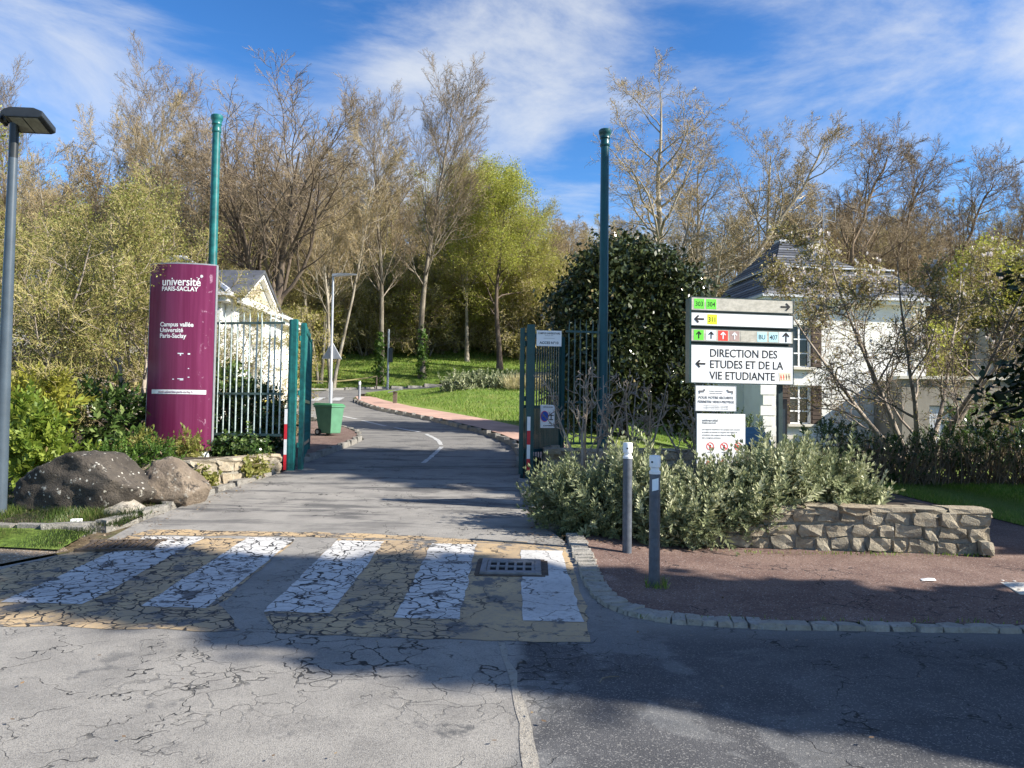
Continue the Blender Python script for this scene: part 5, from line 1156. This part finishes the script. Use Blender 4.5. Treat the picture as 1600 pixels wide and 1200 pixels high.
me = np_mesh('blossoms', V, F, r); me.materials.append(M['petal']); link('blossoms', me, None, mg)

# left side: light-leaved small trees and shrubs
ms = tree(81, 4.4, .085, bark='bark_grey', twig='twig_olive', stems=2, spread=.22, clear=.25, n1=13, ang1=(30, 70), len1=(.35, .55), trop1=.03, n2=8, len2=(.4, .65), n3=7, len3=(.4, .7), n4=4, m4=2, twr=.005, wander=.15, leaf='leaf_olive', leaf_size=.045, leaf_n=19000, leaf_jit=.1, leaf_asp=.5)
ms2 = tree(82, 4.8, .08, bark='bark_grey', twig='twig_olive', stems=4, spread=.4, clear=.12, n1=11, ang1=(30, 70), len1=(.35, .55), trop1=.02, n2=8, len2=(.4, .65), n3=7, len3=(.4, .7), n4=4, m4=2, twr=.006, wander=.16, leaf='leaf_olive', leaf_size=.05, leaf_n=16000, leaf_jit=.12, leaf_asp=.5)
LG = 'light-leaved small trees on the left'
plant_thing('small_tree', ms, 'fork-trunked small tree with fine olive leaves left of the purple pillar', 'tree', (-7.05, 14.35, .8), R(70), (1.08, .95, 1.1), LG)
for i, (x, y, s, rz, lb) in enumerate([(-9.0, 13.8, 1.0, 20, 'olive-leaved multi-stem tree close behind the lamp pole'), (-8.2, 17.5, 1.1, 140, 'olive-leaved multi-stem tree half hidden behind the purple pillar'), (-11.6, 16.5, 1.15, 250, 'olive-leaved multi-stem tree at the left edge behind the lamp'), (-11.2, 20.5, 1.25, 310, 'tall olive-leaved tree overhanging the gatehouse roof'), (-14.2, 20, 1.3, 80, 'tall olive-leaved tree at the far left behind the lamp'), (-8.1, 21.5, .78, 190, 'small olive-leaved tree before the white gatehouse wall')]):
    plant_thing('small_tree', ms2, lb, 'tree', (x, y, zbed(x, y)), R(rz), s, LG)
bush('bright green elder-like shrub between lamp post and boulder', [(-6.85, 11.2, 1.0, .5, .45, .7), (-7.4, 11.4, 1.25, .6, .5, .65), (-6.3, 11.3, .6, .4, .35, .4)], 520, SP_BROAD, 'leaf_bright', seed=11, base=(-6.9, 11.4, .4), up=.4, twig='twig_olive')
bush('dark laurel shrub in the shade behind the forked trunk', [(-7.2, 13.5, 1.4, .8, .6, .7), (-6.1, 14.1, 1.5, .6, .5, .8)], 420, SP_BROAD, 'leaf_ivy', seed=12, base=(-6.8, 13.8, .8), up=.3)
bush('yellow-flecked laurel shrub behind the bright green elder', [(-7.7, 12.5, 1.75, .7, .5, .5), (-8.6, 12.6, 1.6, .7, .5, .7)], 330, SP_BROAD, 'leaf_gold', seed=13, base=(-8, 12.7, .8), up=.4)
bush('mixed green shrub behind the big boulder', [(-5.9, 11.5, .75, .45, .35, .35), (-5.45, 11.75, .85, .4, .3, .32)], 330, SP_GREEN, 'leaf_green', seed=14, base=(-5.7, 11.6, .5), up=.5)
bush('low shrub with shoots reaching across the foot of the purple pillar', [(-5.45, 12.9, .95, .35, .25, .22), (-6.1, 12.6, .95, .35, .3, .3)], 190, SP_GREEN, 'leaf_olive', seed=15, base=(-5.8, 12.9, .8), up=.5)
bush('clipped ivy hedge on the wall under the pale railing', [(-5.15, 13.75, .93, .3, .2, .2), (-4.75, 13.75, .93, .32, .2, .22), (-4.5, 13.85, .9, .2, .15, .18)], 520, SP_IVY, 'leaf_ivy', cat='hedge', name='ivy_hedge', seed=16, base=(-4.9, 13.9, .8), up=.3, stems=10)
bush('yellowish trailing plant on the low wall beside the tan boulder', [(-4.62, 11.6, .52, .22, .16, .24)], 170, SP_IVY, 'leaf_olive', seed=17, base=(-4.6, 11.6, .4), up=.2, stems=6)
bush('trailing plant on the low wall close to the gate post', [(-4.33, 12.9, .68, .12, .3, .2), (-4.25, 13.3, .6, .1, .2, .12)], 170, SP_IVY, 'leaf_olive', seed=18, base=(-4.4, 13.1, .5), up=.2, stems=6)
bush('tangled bare bush arching over the pavement behind the left gate', [(-5.2, 17.6, 1.5, .6, .6, .6)], 130, SP_FINE, 'leaf_russet', seed=19, base=(-5.5, 17.6, 1.0), up=.1, stems=150, twig='bark_dark')
bush('dense dark shrub behind the pale railing', [(-5.6, 16.2, 1.5, .9, .7, .9), (-6.4, 16.8, 1.8, .7, .7, 1.0), (-4.9, 15.9, 1.3, .35, .5, .6)], 620, SP_BROAD, 'leaf_ivy', seed=20, base=(-5.7, 16.4, .8), up=.3)
# right side hedge and shrubs
def hedge(label, x0, x1, y0, y1, z0, h, n, mat, seed, nst):
    rg = np.random.default_rng(seed); C = np.stack([rg.uniform(x0, x1, n), rg.uniform(y0, y1, n), z0 + h * rg.random(n) ** .6], -1); C[:, 2] *= 1 + .12 * np.sin(C[:, 0] * 2.1)
    V, F, r = place(rg, SP_GREEN, C, rg.normal(size=C.shape) * .5 + np.array([0, -.2, .8]), rg.uniform(.8, 1.3, n)); b0 = np.array([(x0 + x1) / 2, (y0 + y1) / 2, z0])
    t = thing('hedge', label, 'hedge', tuple(b0)); me = np_mesh('foliage', V - b0, F, r); me.materials.append(M[mat]); link('foliage', me, None, t)
    S = np.stack([rg.uniform(x0, x1, nst), rg.uniform(y0, y1, nst), np.full(nst, z0)], -1); P = grow(rg, S, rg.normal(size=S.shape) * .35 + np.array([0, 0, 1]), h * rg.uniform(.7, 1.15, nst), 6, .14, 0)
    v, f = tubes(P, np.linspace(.014, .005, 6)[None].repeat(nst, 0), 4); me = np_mesh('stems', v - b0, f); me.materials.append(M['bark_brown']); link('stems', me, None, t)
hedge('dark twiggy hedge behind the shaded lawn', 6.3, 13.5, 15.6, 17.0, .25, 1.0, 900, 'leaf_ivy', 31, 900)
hedge('low green hedge at the foot of the right masonry outbuilding', 11.5, 16.5, 19.5, 21, .3, 1.7, 800, 'leaf_green', 32, 300)
bush('round clipped shrub at the foot of the white house', [(7.0, 24, 1.1, 1.0, .8, .7), (6.2, 22, .9, .7, .6, .6)], 330, SP_GREEN, 'leaf_ivy', seed=33, base=(6.8, 24, .3))
leafy_mass('leafy_tree', 'yellow-green leafy tree between the white house and the outbuilding', 'tree', [(17.0, 34, 4.6, 2.0, 1.5, 2.0), (15.8, 33.5, 4.0, 1.2, 1.0, 1.4), (18.6, 34.5, 4.6, 1.5, 1.3, 1.6)], 9000, .13, 'leaf_lime', 62, (17, 34.2, .6), .16, 4.6, per=8, clump=.3)
leafy_mass('leafy_tree', 'golden-green treetop above the flowering magnolia at the right edge', 'tree', [(25.5, 41, 9.0, 2.4, 1.8, 2.4), (27.5, 41.5, 8.2, 2, 1.8, 2.2)], 9000, .16, 'leaf_gold', 63, (26.3, 41.3, 1.2), .25, 9, per=8, clump=.4)
leafy_mass('leafy_tree', 'leafy treetop reaching in at the upper left edge', 'tree', [(-14.5, 20, 8.6, 1.2, 1.0, 1.2), (-14.9, 20, 7.2, 1.0, .9, 1.2)], 4200, .09, 'leaf_olive', 64, (-14.9, 20, 1.0), .12, 7.4, per=7, clump=.3)
# island shrub and straw grass
bush('grey-green shrub on the lawn inside the bend', [(-2.6, 39, 3.0, 1.1, .8, .75), (-1.5, 39.3, 3.1, 1.0, .8, .8), (-.4, 39.4, 3.0, .9, .8, .7)], 700, sprig(6, .5, 18, .16, .07), 'leaf_grey', seed=34, base=(-1.5, 39.3, 2.5), stems=20)
rg = np.random.default_rng(35); C = np.stack([rg.uniform(-.3, 3, 260), rg.uniform(37, 41, 260), np.full(260, 0.)], -1); C[:, 2] = [zisl(a, b) for a, b in C[:, :2]]
V, F, r = place(rg, sprig(7, .1, 14, .9, .035, (45, 85)), C, rg.normal(size=C.shape) * .15 + np.array([0, 0, 1]), rg.uniform(.6, 1.1, 260))
b0 = np.array([1.3, 39, 2.6]); t = thing('straw_grass', 'pale straw-coloured ornamental grass beside the island shrub', 'grass clump', tuple(b0)); me = np_mesh('blades', V - b0, F, r); me.materials.append(M['straw']); link('blades', me, None, t)

# conifers at the right edge and along the street: they throw the long shadows
def conifer(label, loc, H, Rb, z0, n, seed, mat='leaf_conifer', size=.3, per=10, lean=0, group='conifers along the street on the right', power=1.0):
    rg = np.random.default_rng(seed); nb = n // per; zt = z0 + (H - z0) * (1 - np.sqrt(rg.random(nb))); rad = Rb * ((H - zt) / (H - z0)) ** power * (.55 + .5 * rg.random(nb)) + .08; az = rg.random(nb) * 6.283
    lay = 1 + .22 * np.sin(zt * 3.1 + np.sin(az * 3) * 1.5); rad *= lay
    tipp = np.stack([np.cos(az) * rad, np.sin(az) * rad, zt - .1 * rad], -1); u = rg.random((nb, per, 1)) ** .6; root = np.stack([0 * zt, 0 * zt, zt + .12 * rad], -1)
    C = (root[:, None] * (1 - u) + tipp[:, None] * u).reshape(-1, 3) + rg.normal(size=(nb * per, 3)) * .14
    V, F, r = leaves(rg, C, size, .5, .3, .2); t = thing('conifer', label, 'tree', loc, 0, group)
    me = np_mesh('crown', V, F, r); me.materials.append(M[mat]); link('crown', me, None, t)
    P = np.array([[[0, 0, -.3], [.05, 0, H * .5], [0, 0, H]]]); v, f = tubes(P, np.array([[.28, .16, .02]]), 8); ii = rg.integers(0, nb, 120); P2 = np.stack([root[ii], (root[ii] + tipp[ii]) / 2 + [0, 0, .1], tipp[ii]], 1); v2, f2 = tubes(P2, np.array([[.05, .03, .01]]).repeat(120, 0), 4)
    me = np_mesh('trunk', np.concatenate([v, v2]), np.concatenate([f, f2 + len(v)])); me.materials.append(M['bark_dark']); link('trunk', me, None, t)
conifer('dark conifer whose boughs reach in at the right edge', (11.35, 13.4, .2), 10.5, 2.55, 1.6, 30000, 51, size=.22)
conifer('tall broad conifer standing outside the right edge of the lawn', (15.5, 10.5, .1), 16.0, 3.9, 3.0, 44000, 52, size=.76, power=.6)
conifer('broad conifer standing outside the view across the pavement', (12.2, 2.9, .1), 11.5, 1.95, 1.2, 42000, 53, size=.7, power=.38)

# ------------------------------------------------------------------ tall trees
def T(ms, label, px_x, y, sc=1.0, rz=0, name='bare_tree', group='tall trees before the wood', x=None, dz=-.1):
    return plant_thing(name, ms, label, 'tree', (px_x, y, Zf(px_x, y) + dz), R(rz), sc, group)
oak = tree(101, 13.2, .5, bark='bark_dark', twig='twig_grey', stems=3, spread=.22, clear=.3, n1=13, ang1=(20, 55), len1=(.72, .95), trop1=.07, n2=11, ang2=(25, 55), len2=(.35, .55), n3=8, len3=(.4, .65), n4=5, twr=.011, wander=.12, trop2=.05, m4=2, t1end=.93)
T(oak, 'great dark wide-crowned oak behind the gatehouse', -15.0, 47, 1.12, 40)
tall = tree(102, 20.5, .28, bark='bark_pale', twig='twig_grey', rr1=.4, clear=.34, n1=34, ang1=(28, 55), len1=(.22, .33), trop1=.11, n2=11, ang2=(20, 48), len2=(.4, .6), n3=7, len3=(.4, .65), n4=5, twr=.010, wander=.11, trop2=.1, trop3=.06, shape=lambda t: 1.2 - .85 * np.abs(t - .5), leaf='leaf_russet', leaf_size=.08, leaf_n=2000, m4=2)
tall2 = tree(103, 18.5, .2, bark='bark_birch', twig='twig_tan', stems=3, spread=.14, rr1=.45, clear=.34, n1=19, ang1=(28, 58), len1=(.26, .42), trop1=.09, n2=10, ang2=(20, 48), len2=(.4, .6), n3=7, len3=(.4, .65), n4=4, twr=.011, wander=.12, trop2=.1, trop3=.06, leaf='leaf_bud', leaf_size=.07, leaf_n=3000, m4=2)
T(tall2, 'pale multi-stemmed poplar right of the great oak', -12.2, 52, .95, 10); T(tall, 'slim pale-barked tree above the slim street lamp', -9.95, 58, .93, 120); T(tall, 'tallest narrow tree in the middle of the view', -7.0, 60, 1.06, 230)
T(tall2, 'pale birch-like tree left of the lime-green crown', -14.5, 58, .9, 200); T(tall, 'tall bare tree at the left rising over the olive shrubs', -25.5, 52, .98, 300); T(tall2, 'pale trunked bare tree left of the teal column', -22.5, 50, .98, 90); T(tall2, 'spreading bare tree high above the lamp head', -29.5, 50, .92, 20); T(tall, 'bare tree at the far left edge', -35, 54, .92, 60)
lime = tree(104, 16.5, .2, bark='bark_birch', twig='twig_olive', rr1=.4, clear=.3, n1=34, ang1=(30, 60), len1=(.22, .34), trop1=.06, n2=9, len2=(.4, .6), n3=7, len3=(.4, .6), n4=3, twr=.012, leaf='leaf_gold', leaf_size=.12, leaf_n=28000, leaf_jit=.25, shape=lambda t: 1.15 - .8 * np.abs(t - .45), m4=2)
lime2 = tree(105, 16.2, .3, bark='bark_dark', twig='twig_olive', rr1=.45, clear=.3, n1=17, ang1=(30, 62), len1=(.28, .44), trop1=.07, n2=9, len2=(.4, .6), n3=7, len3=(.4, .6), n4=3, twr=.012, leaf='leaf_lime', leaf_size=.13, leaf_n=34000, leaf_jit=.3, shape=lambda t: 1.2 - .8 * np.abs(t - .4), m4=2)
T(lime, 'yellow-green birch in new leaf on the bank', -3.9, 66, 1.0, 0, 'leafy_tree'); T(lime2, 'lime-green tree with dark ivy-clad trunk on the bank', -1.0, 63, .92, 130, 'leafy_tree'); T(lime2, 'lime-green tree in new leaf just behind the ivy-clad one', -2.6, 71, .88, 190, 'leafy_tree'); T(lime, 'yellow-green tree in new leaf between birch and tallest tree', -5.2, 70, .95, 100, 'leafy_tree'); T(lime, 'yellow-green tree in new leaf at the right end of the bank', .7, 67, .74, 250, 'leafy_tree')
plane = tree(106, 19.5, .38, bark='bark_plane', twig='twig_tan', clear=.25, n1=22, ang1=(32, 70), len1=(.38, .56), trop1=.1, n2=11, ang2=(30, 60), len2=(.35, .58), n3=8, len3=(.4, .65), n4=5, twr=.011, wander=.17, trop2=.05, leaf='leaf_russet', leaf_size=.085, leaf_n=3500, m4=2)
T(plane, 'tall mottled plane tree behind the dark evergreen', 10.0, 50, (1.15, 1.1, 1.0), 0); T(plane, 'plane tree partly hidden behind the tall plane', 13.4, 57, .85, 140); T(plane, 'broad plane tree behind the chimney of the white house', 18.8, 56, .88, 60)
lean = tree(107, 17, .3, trunk_pts=[(0, 0, -.2), (.8, 0, 4), (2.6, 0, 7.5), (5.2, 0, 11), (7.2, 0, 14), (8.4, 0, 16.4)], bark='bark_plane', twig='twig_tan', clear=.25, n1=20, ang1=(30, 65), len1=(.27, .44), trop1=.1, n2=10, ang2=(30, 60), len2=(.35, .58), n3=8, len3=(.4, .65), n4=5, twr=.011, wander=.18, leaf='leaf_russet', leaf_size=.085, leaf_n=2500, m4=2)
T(lean, 'plane tree leaning far to the right above the house', 11.2, 48, 1.0, 0)
wind = tree(108, 15, .26, trunk_pts=[(0, 0, -.2), (.3, 0, 5), (1.2, 0, 9), (2.6, 0, 13), (3.6, 0, 15)], bark='bark_brown', twig='twig_grey', clear=.25, n1=22, ang1=(30, 62), len1=(.32, .48), trop1=.08, n2=11, len2=(.38, .58), n3=8, len3=(.45, .7), n4=5, twr=.010, wander=.13, m4=2)
for x, y, s, rz, lb in ((22.5, 54, 1.1, 0, 'wind-bent bare tree directly above the antenna'), (27.5, 57, 1.08, 15, 'wind-bent bare tree above the flowering magnolia'), (33.5, 60, 1.05, -20, 'wind-bent bare tree near the right edge'), (40, 62, 1.0, 30, 'bare tree at the far right edge of the wood')): T(wind, lb, x, y, s, rz)
# ivy sleeves on trunks by the bank
for x, y, lb in ((-9.95, 57.6, 'ivy wrapped round the slim pale trunk'), (-7.0, 59.6, 'ivy wrapped round the foot of the tallest trunk')):
    bush(lb, [(x, y, Zf(x, y) + 1.2, .45, .45, 1.4), (x, y, Zf(x, y) + 3, .35, .35, 1.2)], 260, sprig(8, .2, 8, .16, .13, (-20, 40)), 'leaf_green', cat='ivy', name='ivy', seed=int(abs(x) * 10), base=(x, y, Zf(x, y)), stems=0, up=.2)

# the wood behind: one mass, instanced from a few template trees
fill_a = tree(111, 13, .2, bark='bark_brown', twig='twig_tan', clear=.2, n1=17, ang1=(28, 62), len1=(.34, .52), trop1=.1, n2=8, len2=(.4, .6), n3=7, len3=(.4, .7), n4=4, m4=2, twr=.012, wander=.15, leaf='leaf_russet', leaf_size=.09, leaf_n=1500, leaf_jit=.2)
fill_b = tree(112, 12.5, .18, bark='bark_brown', twig='twig_olive', stems=2, spread=.16, clear=.18, n1=12, ang1=(28, 62), len1=(.32, .5), trop1=.08, n2=8, len2=(.4, .6), n3=7, len3=(.4, .7), n4=4, m4=2, twr=.012, wander=.15, leaf='leaf_bud', leaf_size=.09, leaf_n=2200, leaf_jit=.2)
fill_c = tree(113, 5, .07, bark='bark_pale', twig='twig_straw', stems=6, spread=.5, clear=.08, n1=8, ang1=(30, 70), len1=(.35, .55), trop1=-.02, n2=6, len2=(.45, .7), n3=5, len3=(.4, .7), n4=3, m4=2, twr=.012, wander=.18, droop=.12, leaf='leaf_bud', leaf_size=.11, leaf_n=5500, leaf_jit=.2)
fill_d = tree(114, 6, .07, bark='bark_brown', twig='twig_tan', stems=5, spread=.45, clear=.08, n1=8, ang1=(30, 70), len1=(.35, .55), trop1=0, n2=6, len2=(.45, .7), n3=5, len3=(.4, .7), n4=3, m4=2, twr=.012, wander=.18, droop=.08, leaf='leaf_gold', leaf_size=.1, leaf_n=7000, leaf_jit=.2)
def joined(name, ms):
    V = []; Fq = []; rn = []; mi = []; mats = []; o = 0
    for (nm, mt), me in ms.items():
        co = np.zeros(len(me.vertices) * 3, np.float32); me.vertices.foreach_get('co', co); ix = np.zeros(len(me.loops), np.int32); me.loops.foreach_get('vertex_index', ix)
        V.append(co.reshape(-1, 3)); Fq.append(ix.reshape(-1, 4) + o); o += len(me.vertices); nf = len(me.polygons); r = np.full(nf, .5, np.float32)
        if 'rnd' in me.attributes: me.attributes['rnd'].data.foreach_get('value', r)
        rn.append(r); mi.append(np.full(nf, len(mats), np.int32)); mats.append(M[mt])
    me = np_mesh(name, np.concatenate(V), np.concatenate(Fq), np.concatenate(rn))
    for m_ in mats: me.materials.append(m_)
    me.polygons.foreach_set('material_index', np.concatenate(mi)); return me
def mass(name, label, cat, protos, pts):
    """pts: (x, y, scale, proto index)"""
    pts = np.array(pts, float); rg = np.random.default_rng(len(pts)); me = bpy.data.meshes.new(name); P = np.stack([pts[:, 0], pts[:, 1], Z(pts[:, 0], pts[:, 1]) - .2], -1)
    me.vertices.add(len(P)); me.vertices.foreach_set('co', P.astype(np.float32).ravel())
    for nm, val in (('scl', pts[:, 2]), ('rot', rg.random(len(P)) * 6.283), ('pid', pts[:, 3])): a = me.attributes.new(nm, 'FLOAT', 'POINT'); a.data.foreach_set('value', val.astype(np.float32))
    o = bpy.data.objects.new(name, me); COL.objects.link(o)
    ng = bpy.data.node_groups.new(name, 'GeometryNodeTree'); ng.interface.new_socket('Geometry', in_out='INPUT', socket_type='NodeSocketGeometry'); ng.interface.new_socket('Geometry', in_out='OUTPUT', socket_type='NodeSocketGeometry')
    gi = ng.nodes.new('NodeGroupInput'); go = ng.nodes.new('NodeGroupOutput'); jn = ng.nodes.new('GeometryNodeJoinGeometry')
    def at(nm): n = ng.nodes.new('GeometryNodeInputNamedAttribute'); n.data_type = 'FLOAT'; n.inputs[0].default_value = nm; return n.outputs[0]
    cb = ng.nodes.new('ShaderNodeCombineXYZ'); ng.links.new(at('rot'), cb.inputs[2])
    for k, pm in enumerate(protos):
        so = bpy.data.objects.new('template_' + str(k), pm); oi = ng.nodes.new('GeometryNodeObjectInfo'); oi.inputs['Object'].default_value = so
        cp = ng.nodes.new('FunctionNodeCompare'); cp.data_type = 'FLOAT'; cp.operation = 'EQUAL'; ng.links.new(at('pid'), cp.inputs[0]); cp.inputs[1].default_value = k; cp.inputs['Epsilon'].default_value = .1
        ip = ng.nodes.new('GeometryNodeInstanceOnPoints'); ng.links.new(gi.outputs[0], ip.inputs['Points']); ng.links.new(cp.outputs[0], ip.inputs['Selection']); ng.links.new(oi.outputs['Geometry'], ip.inputs['Instance'])
        ng.links.new(cb.outputs[0], ip.inputs['Rotation']); ng.links.new(at('scl'), ip.inputs['Scale']); ng.links.new(ip.outputs[0], jn.inputs[0])
    ng.links.new(jn.outputs[0], go.inputs[0]); md = o.modifiers.new('scatter', 'NODES'); md.node_group = ng
    return stuff(o, label, cat)
rg = np.random.default_rng(7); pts = []
def scatter(n, x0, x1, y0, y1, s0, s1, ids):
    for _ in range(n): pts.append((rg.uniform(x0, x1), rg.uniform(y0, y1), rg.uniform(s0, s1), rg.choice(ids)))
scatter(75, -62, -5, 72, 98, .95, 1.3, [0, 1, 1]); scatter(44, -5, 16, 82, 120, .75, 1.0, [0, 0, 1]); scatter(66, 12, 75, 60, 90, .9, 1.15, [0, 0, 1]); scatter(90, -80, 90, 95, 140, .9, 1.2, [0, 0, 1]); scatter(22, -50, -18, 42, 62, .8, 1.1, [0, 1]); scatter(10, 16, 44, 50, 58, .7, .9, [0, 0])
mass('wood', 'mass of bare and budding trees covering the hillside', 'wood', [joined('t', fill_a), joined('t', fill_b)], pts)
pts = []; scatter(60, -26, 10, 67.5, 72, 1.0, 1.7, [0, 0, 1]); scatter(60, -26, 10, 72, 80, 1.2, 1.9, [0, 0, 1]); scatter(70, -55, -14, 36, 60, .8, 1.25, [0, 1]); scatter(60, 6, 50, 46, 60, .8, 1.4, [0, 1, 1]); scatter(60, -40, 60, 76, 90, 1.0, 1.6, [0, 1]); scatter(16, -24, -9, 31, 36, .6, .9, [0, 1])
pts = [p for p in pts if not (-31 < p[0] < -8 and 34 < p[1] < 49)]
mass('undergrowth', 'tangled budding undergrowth along the edge of the wood', 'undergrowth', [joined('t', fill_c), joined('t', fill_d)], pts)

# ------------------------------------------------------------------ grass and fallen leaves
def blades(name, label, P, h, w, mat, seed, lean=.35):
    rg = np.random.default_rng(seed); n = len(P); a = rg.random(n) * 6.283; s = np.stack([np.cos(a), np.sin(a), 0 * a], -1) * w / 2; hh = h * rg.uniform(.5, 1.3, n)
    top = P + np.stack([rg.normal(size=n) * lean * hh, rg.normal(size=n) * lean * hh, hh], -1); mid = (P + top) / 2 + [0, 0, h * .1]
    V = np.stack([P - s, P + s, mid + s * .7, mid - s * .7, top], 1).reshape(-1, 3); i = np.arange(n)[:, None] * 5
    F = np.concatenate([i + [0, 1, 2, 3], i + [3, 2, 4, 4]], 1).reshape(-1, 4); F3 = np.concatenate([i + [0, 1, 2], i + [0, 2, 3], i + [3, 2, 4]], 1).reshape(-1, 3)
    r = np.repeat(rg.random(n), 3); me = np_mesh(name, V, F3, r); me.materials.append(M[mat]); return stuff(link(name, me, None), label)
def pts_in(n, x0, x1, y0, y1, zf, seed, ok=None):
    rg = np.random.default_rng(seed); p = np.stack([rg.uniform(x0, x1, n), rg.uniform(y0, y1, n)], -1)
    if ok: p = p[[ok(a, b) for a, b in p]]
    return np.array([(a, b, zf(a, b)) for a, b in p])
blades('grass', 'grass of the verge in front of the boulders', pts_in(9000, -9, -4.66, 8.0, 8.82, lambda a, b: Zf(a, b) + .022, 1), .045, .006, 'blade_dark', 1)
blades('grass', 'weeds growing round the foot of the boulders', pts_in(7000, -9, -4.55, 9.05, 11.4, lambda a, b: Zf(a, b) + .02, 2), .07, .008, 'blade_dark', 2)
blades('grass', 'tall weeds hugging the front of the big boulder', pts_in(2600, -6.7, -4.6, 9.05, 9.75, lambda a, b: Zf(a, b) + .02, 12), .1, .008, 'blade_dark', 12)
blades('grass', 'grass of the shaded lawn behind the stone wall', pts_in(30000, 7.1, 14, 10.15, 15.8, lambda a, b: Zf(a, b) + .035, 3), .07, .009, 'blade', 3)
def in_isl(a, b): return b > 24 and a > -2.2 - (b - 28.8) * .45 and a < 8 and (b > 32 or a > 1.7 - (b - 18.4) * .36)
blades('grass', 'grass of the sunlit lawn inside the bend', pts_in(42000, -8, 8, 22, 46, lambda a, b: zisl(a, b), 4, in_isl), .09, .02, 'blade', 4)
blades('grass', 'grass of the bank below the wood', pts_in(30000, -16, 10, 52, 75, lambda a, b: Zf(a, b) + .05, 5, lambda a, b: b > 58.4 + (a + 6) * .47 if a > -6 else (b > 54.2 + (a + 10.3) * 1.0 if a > -10.3 else b > 50.5 + (a + 12) * 1.8)), .16, .04, 'blade', 5)
blades('grass', 'tuft of grass round the foot of the stickered bollard', pts_in(90, 1.22, 1.42, 6.88, 7.05, lambda a, b: Zf(a, b) + .028, 6), .08, .006, 'blade', 6)
blades('weeds', 'weeds at the foot of the rough stone wall', np.concatenate([pts_in(200, 2.6, 5.4, 8.54, 8.66, lambda a, b: Zf(a, b) + .028, 7), pts_in(160, .9, 7, 6.0, 6.1, lambda a, b: Zf(a, b) + .028, 8)]), .035, .008, 'blade', 7)
rg = np.random.default_rng(9); n = 1500
C = np.concatenate([np.stack([rg.uniform(.2, .75, 500), rg.uniform(8.4, 12.5, 500), np.zeros(500)], -1), np.stack([rg.normal(-4.1, .35, 350), rg.normal(8.3, .25, 350), np.zeros(350)], -1), np.stack([rg.uniform(-4.6, -4.0, 350), rg.uniform(9, 13.5, 350), np.zeros(350)], -1), np.stack([rg.uniform(.8, 6, 200), 8.85 - np.abs(rg.normal(0, .25, 200)), np.zeros(200)], -1), np.stack([rg.uniform(-4, 5, 100), rg.uniform(3.5, 8, 100), np.zeros(100)], -1)])
C[:, 2] = Z(C[:, 0], C[:, 1]) + .022 + .012 * rg.random(len(C)); C[C[:, 0] > .8, 2] += .02
V, F, r = leaves(rg, C, .032, .6, .93); me = np_mesh('leaves', V, F, r); me.materials.append(M['dead_leaf']); stuff(link('leaves', me, None), 'brown fallen leaves gathered along the kerbs')
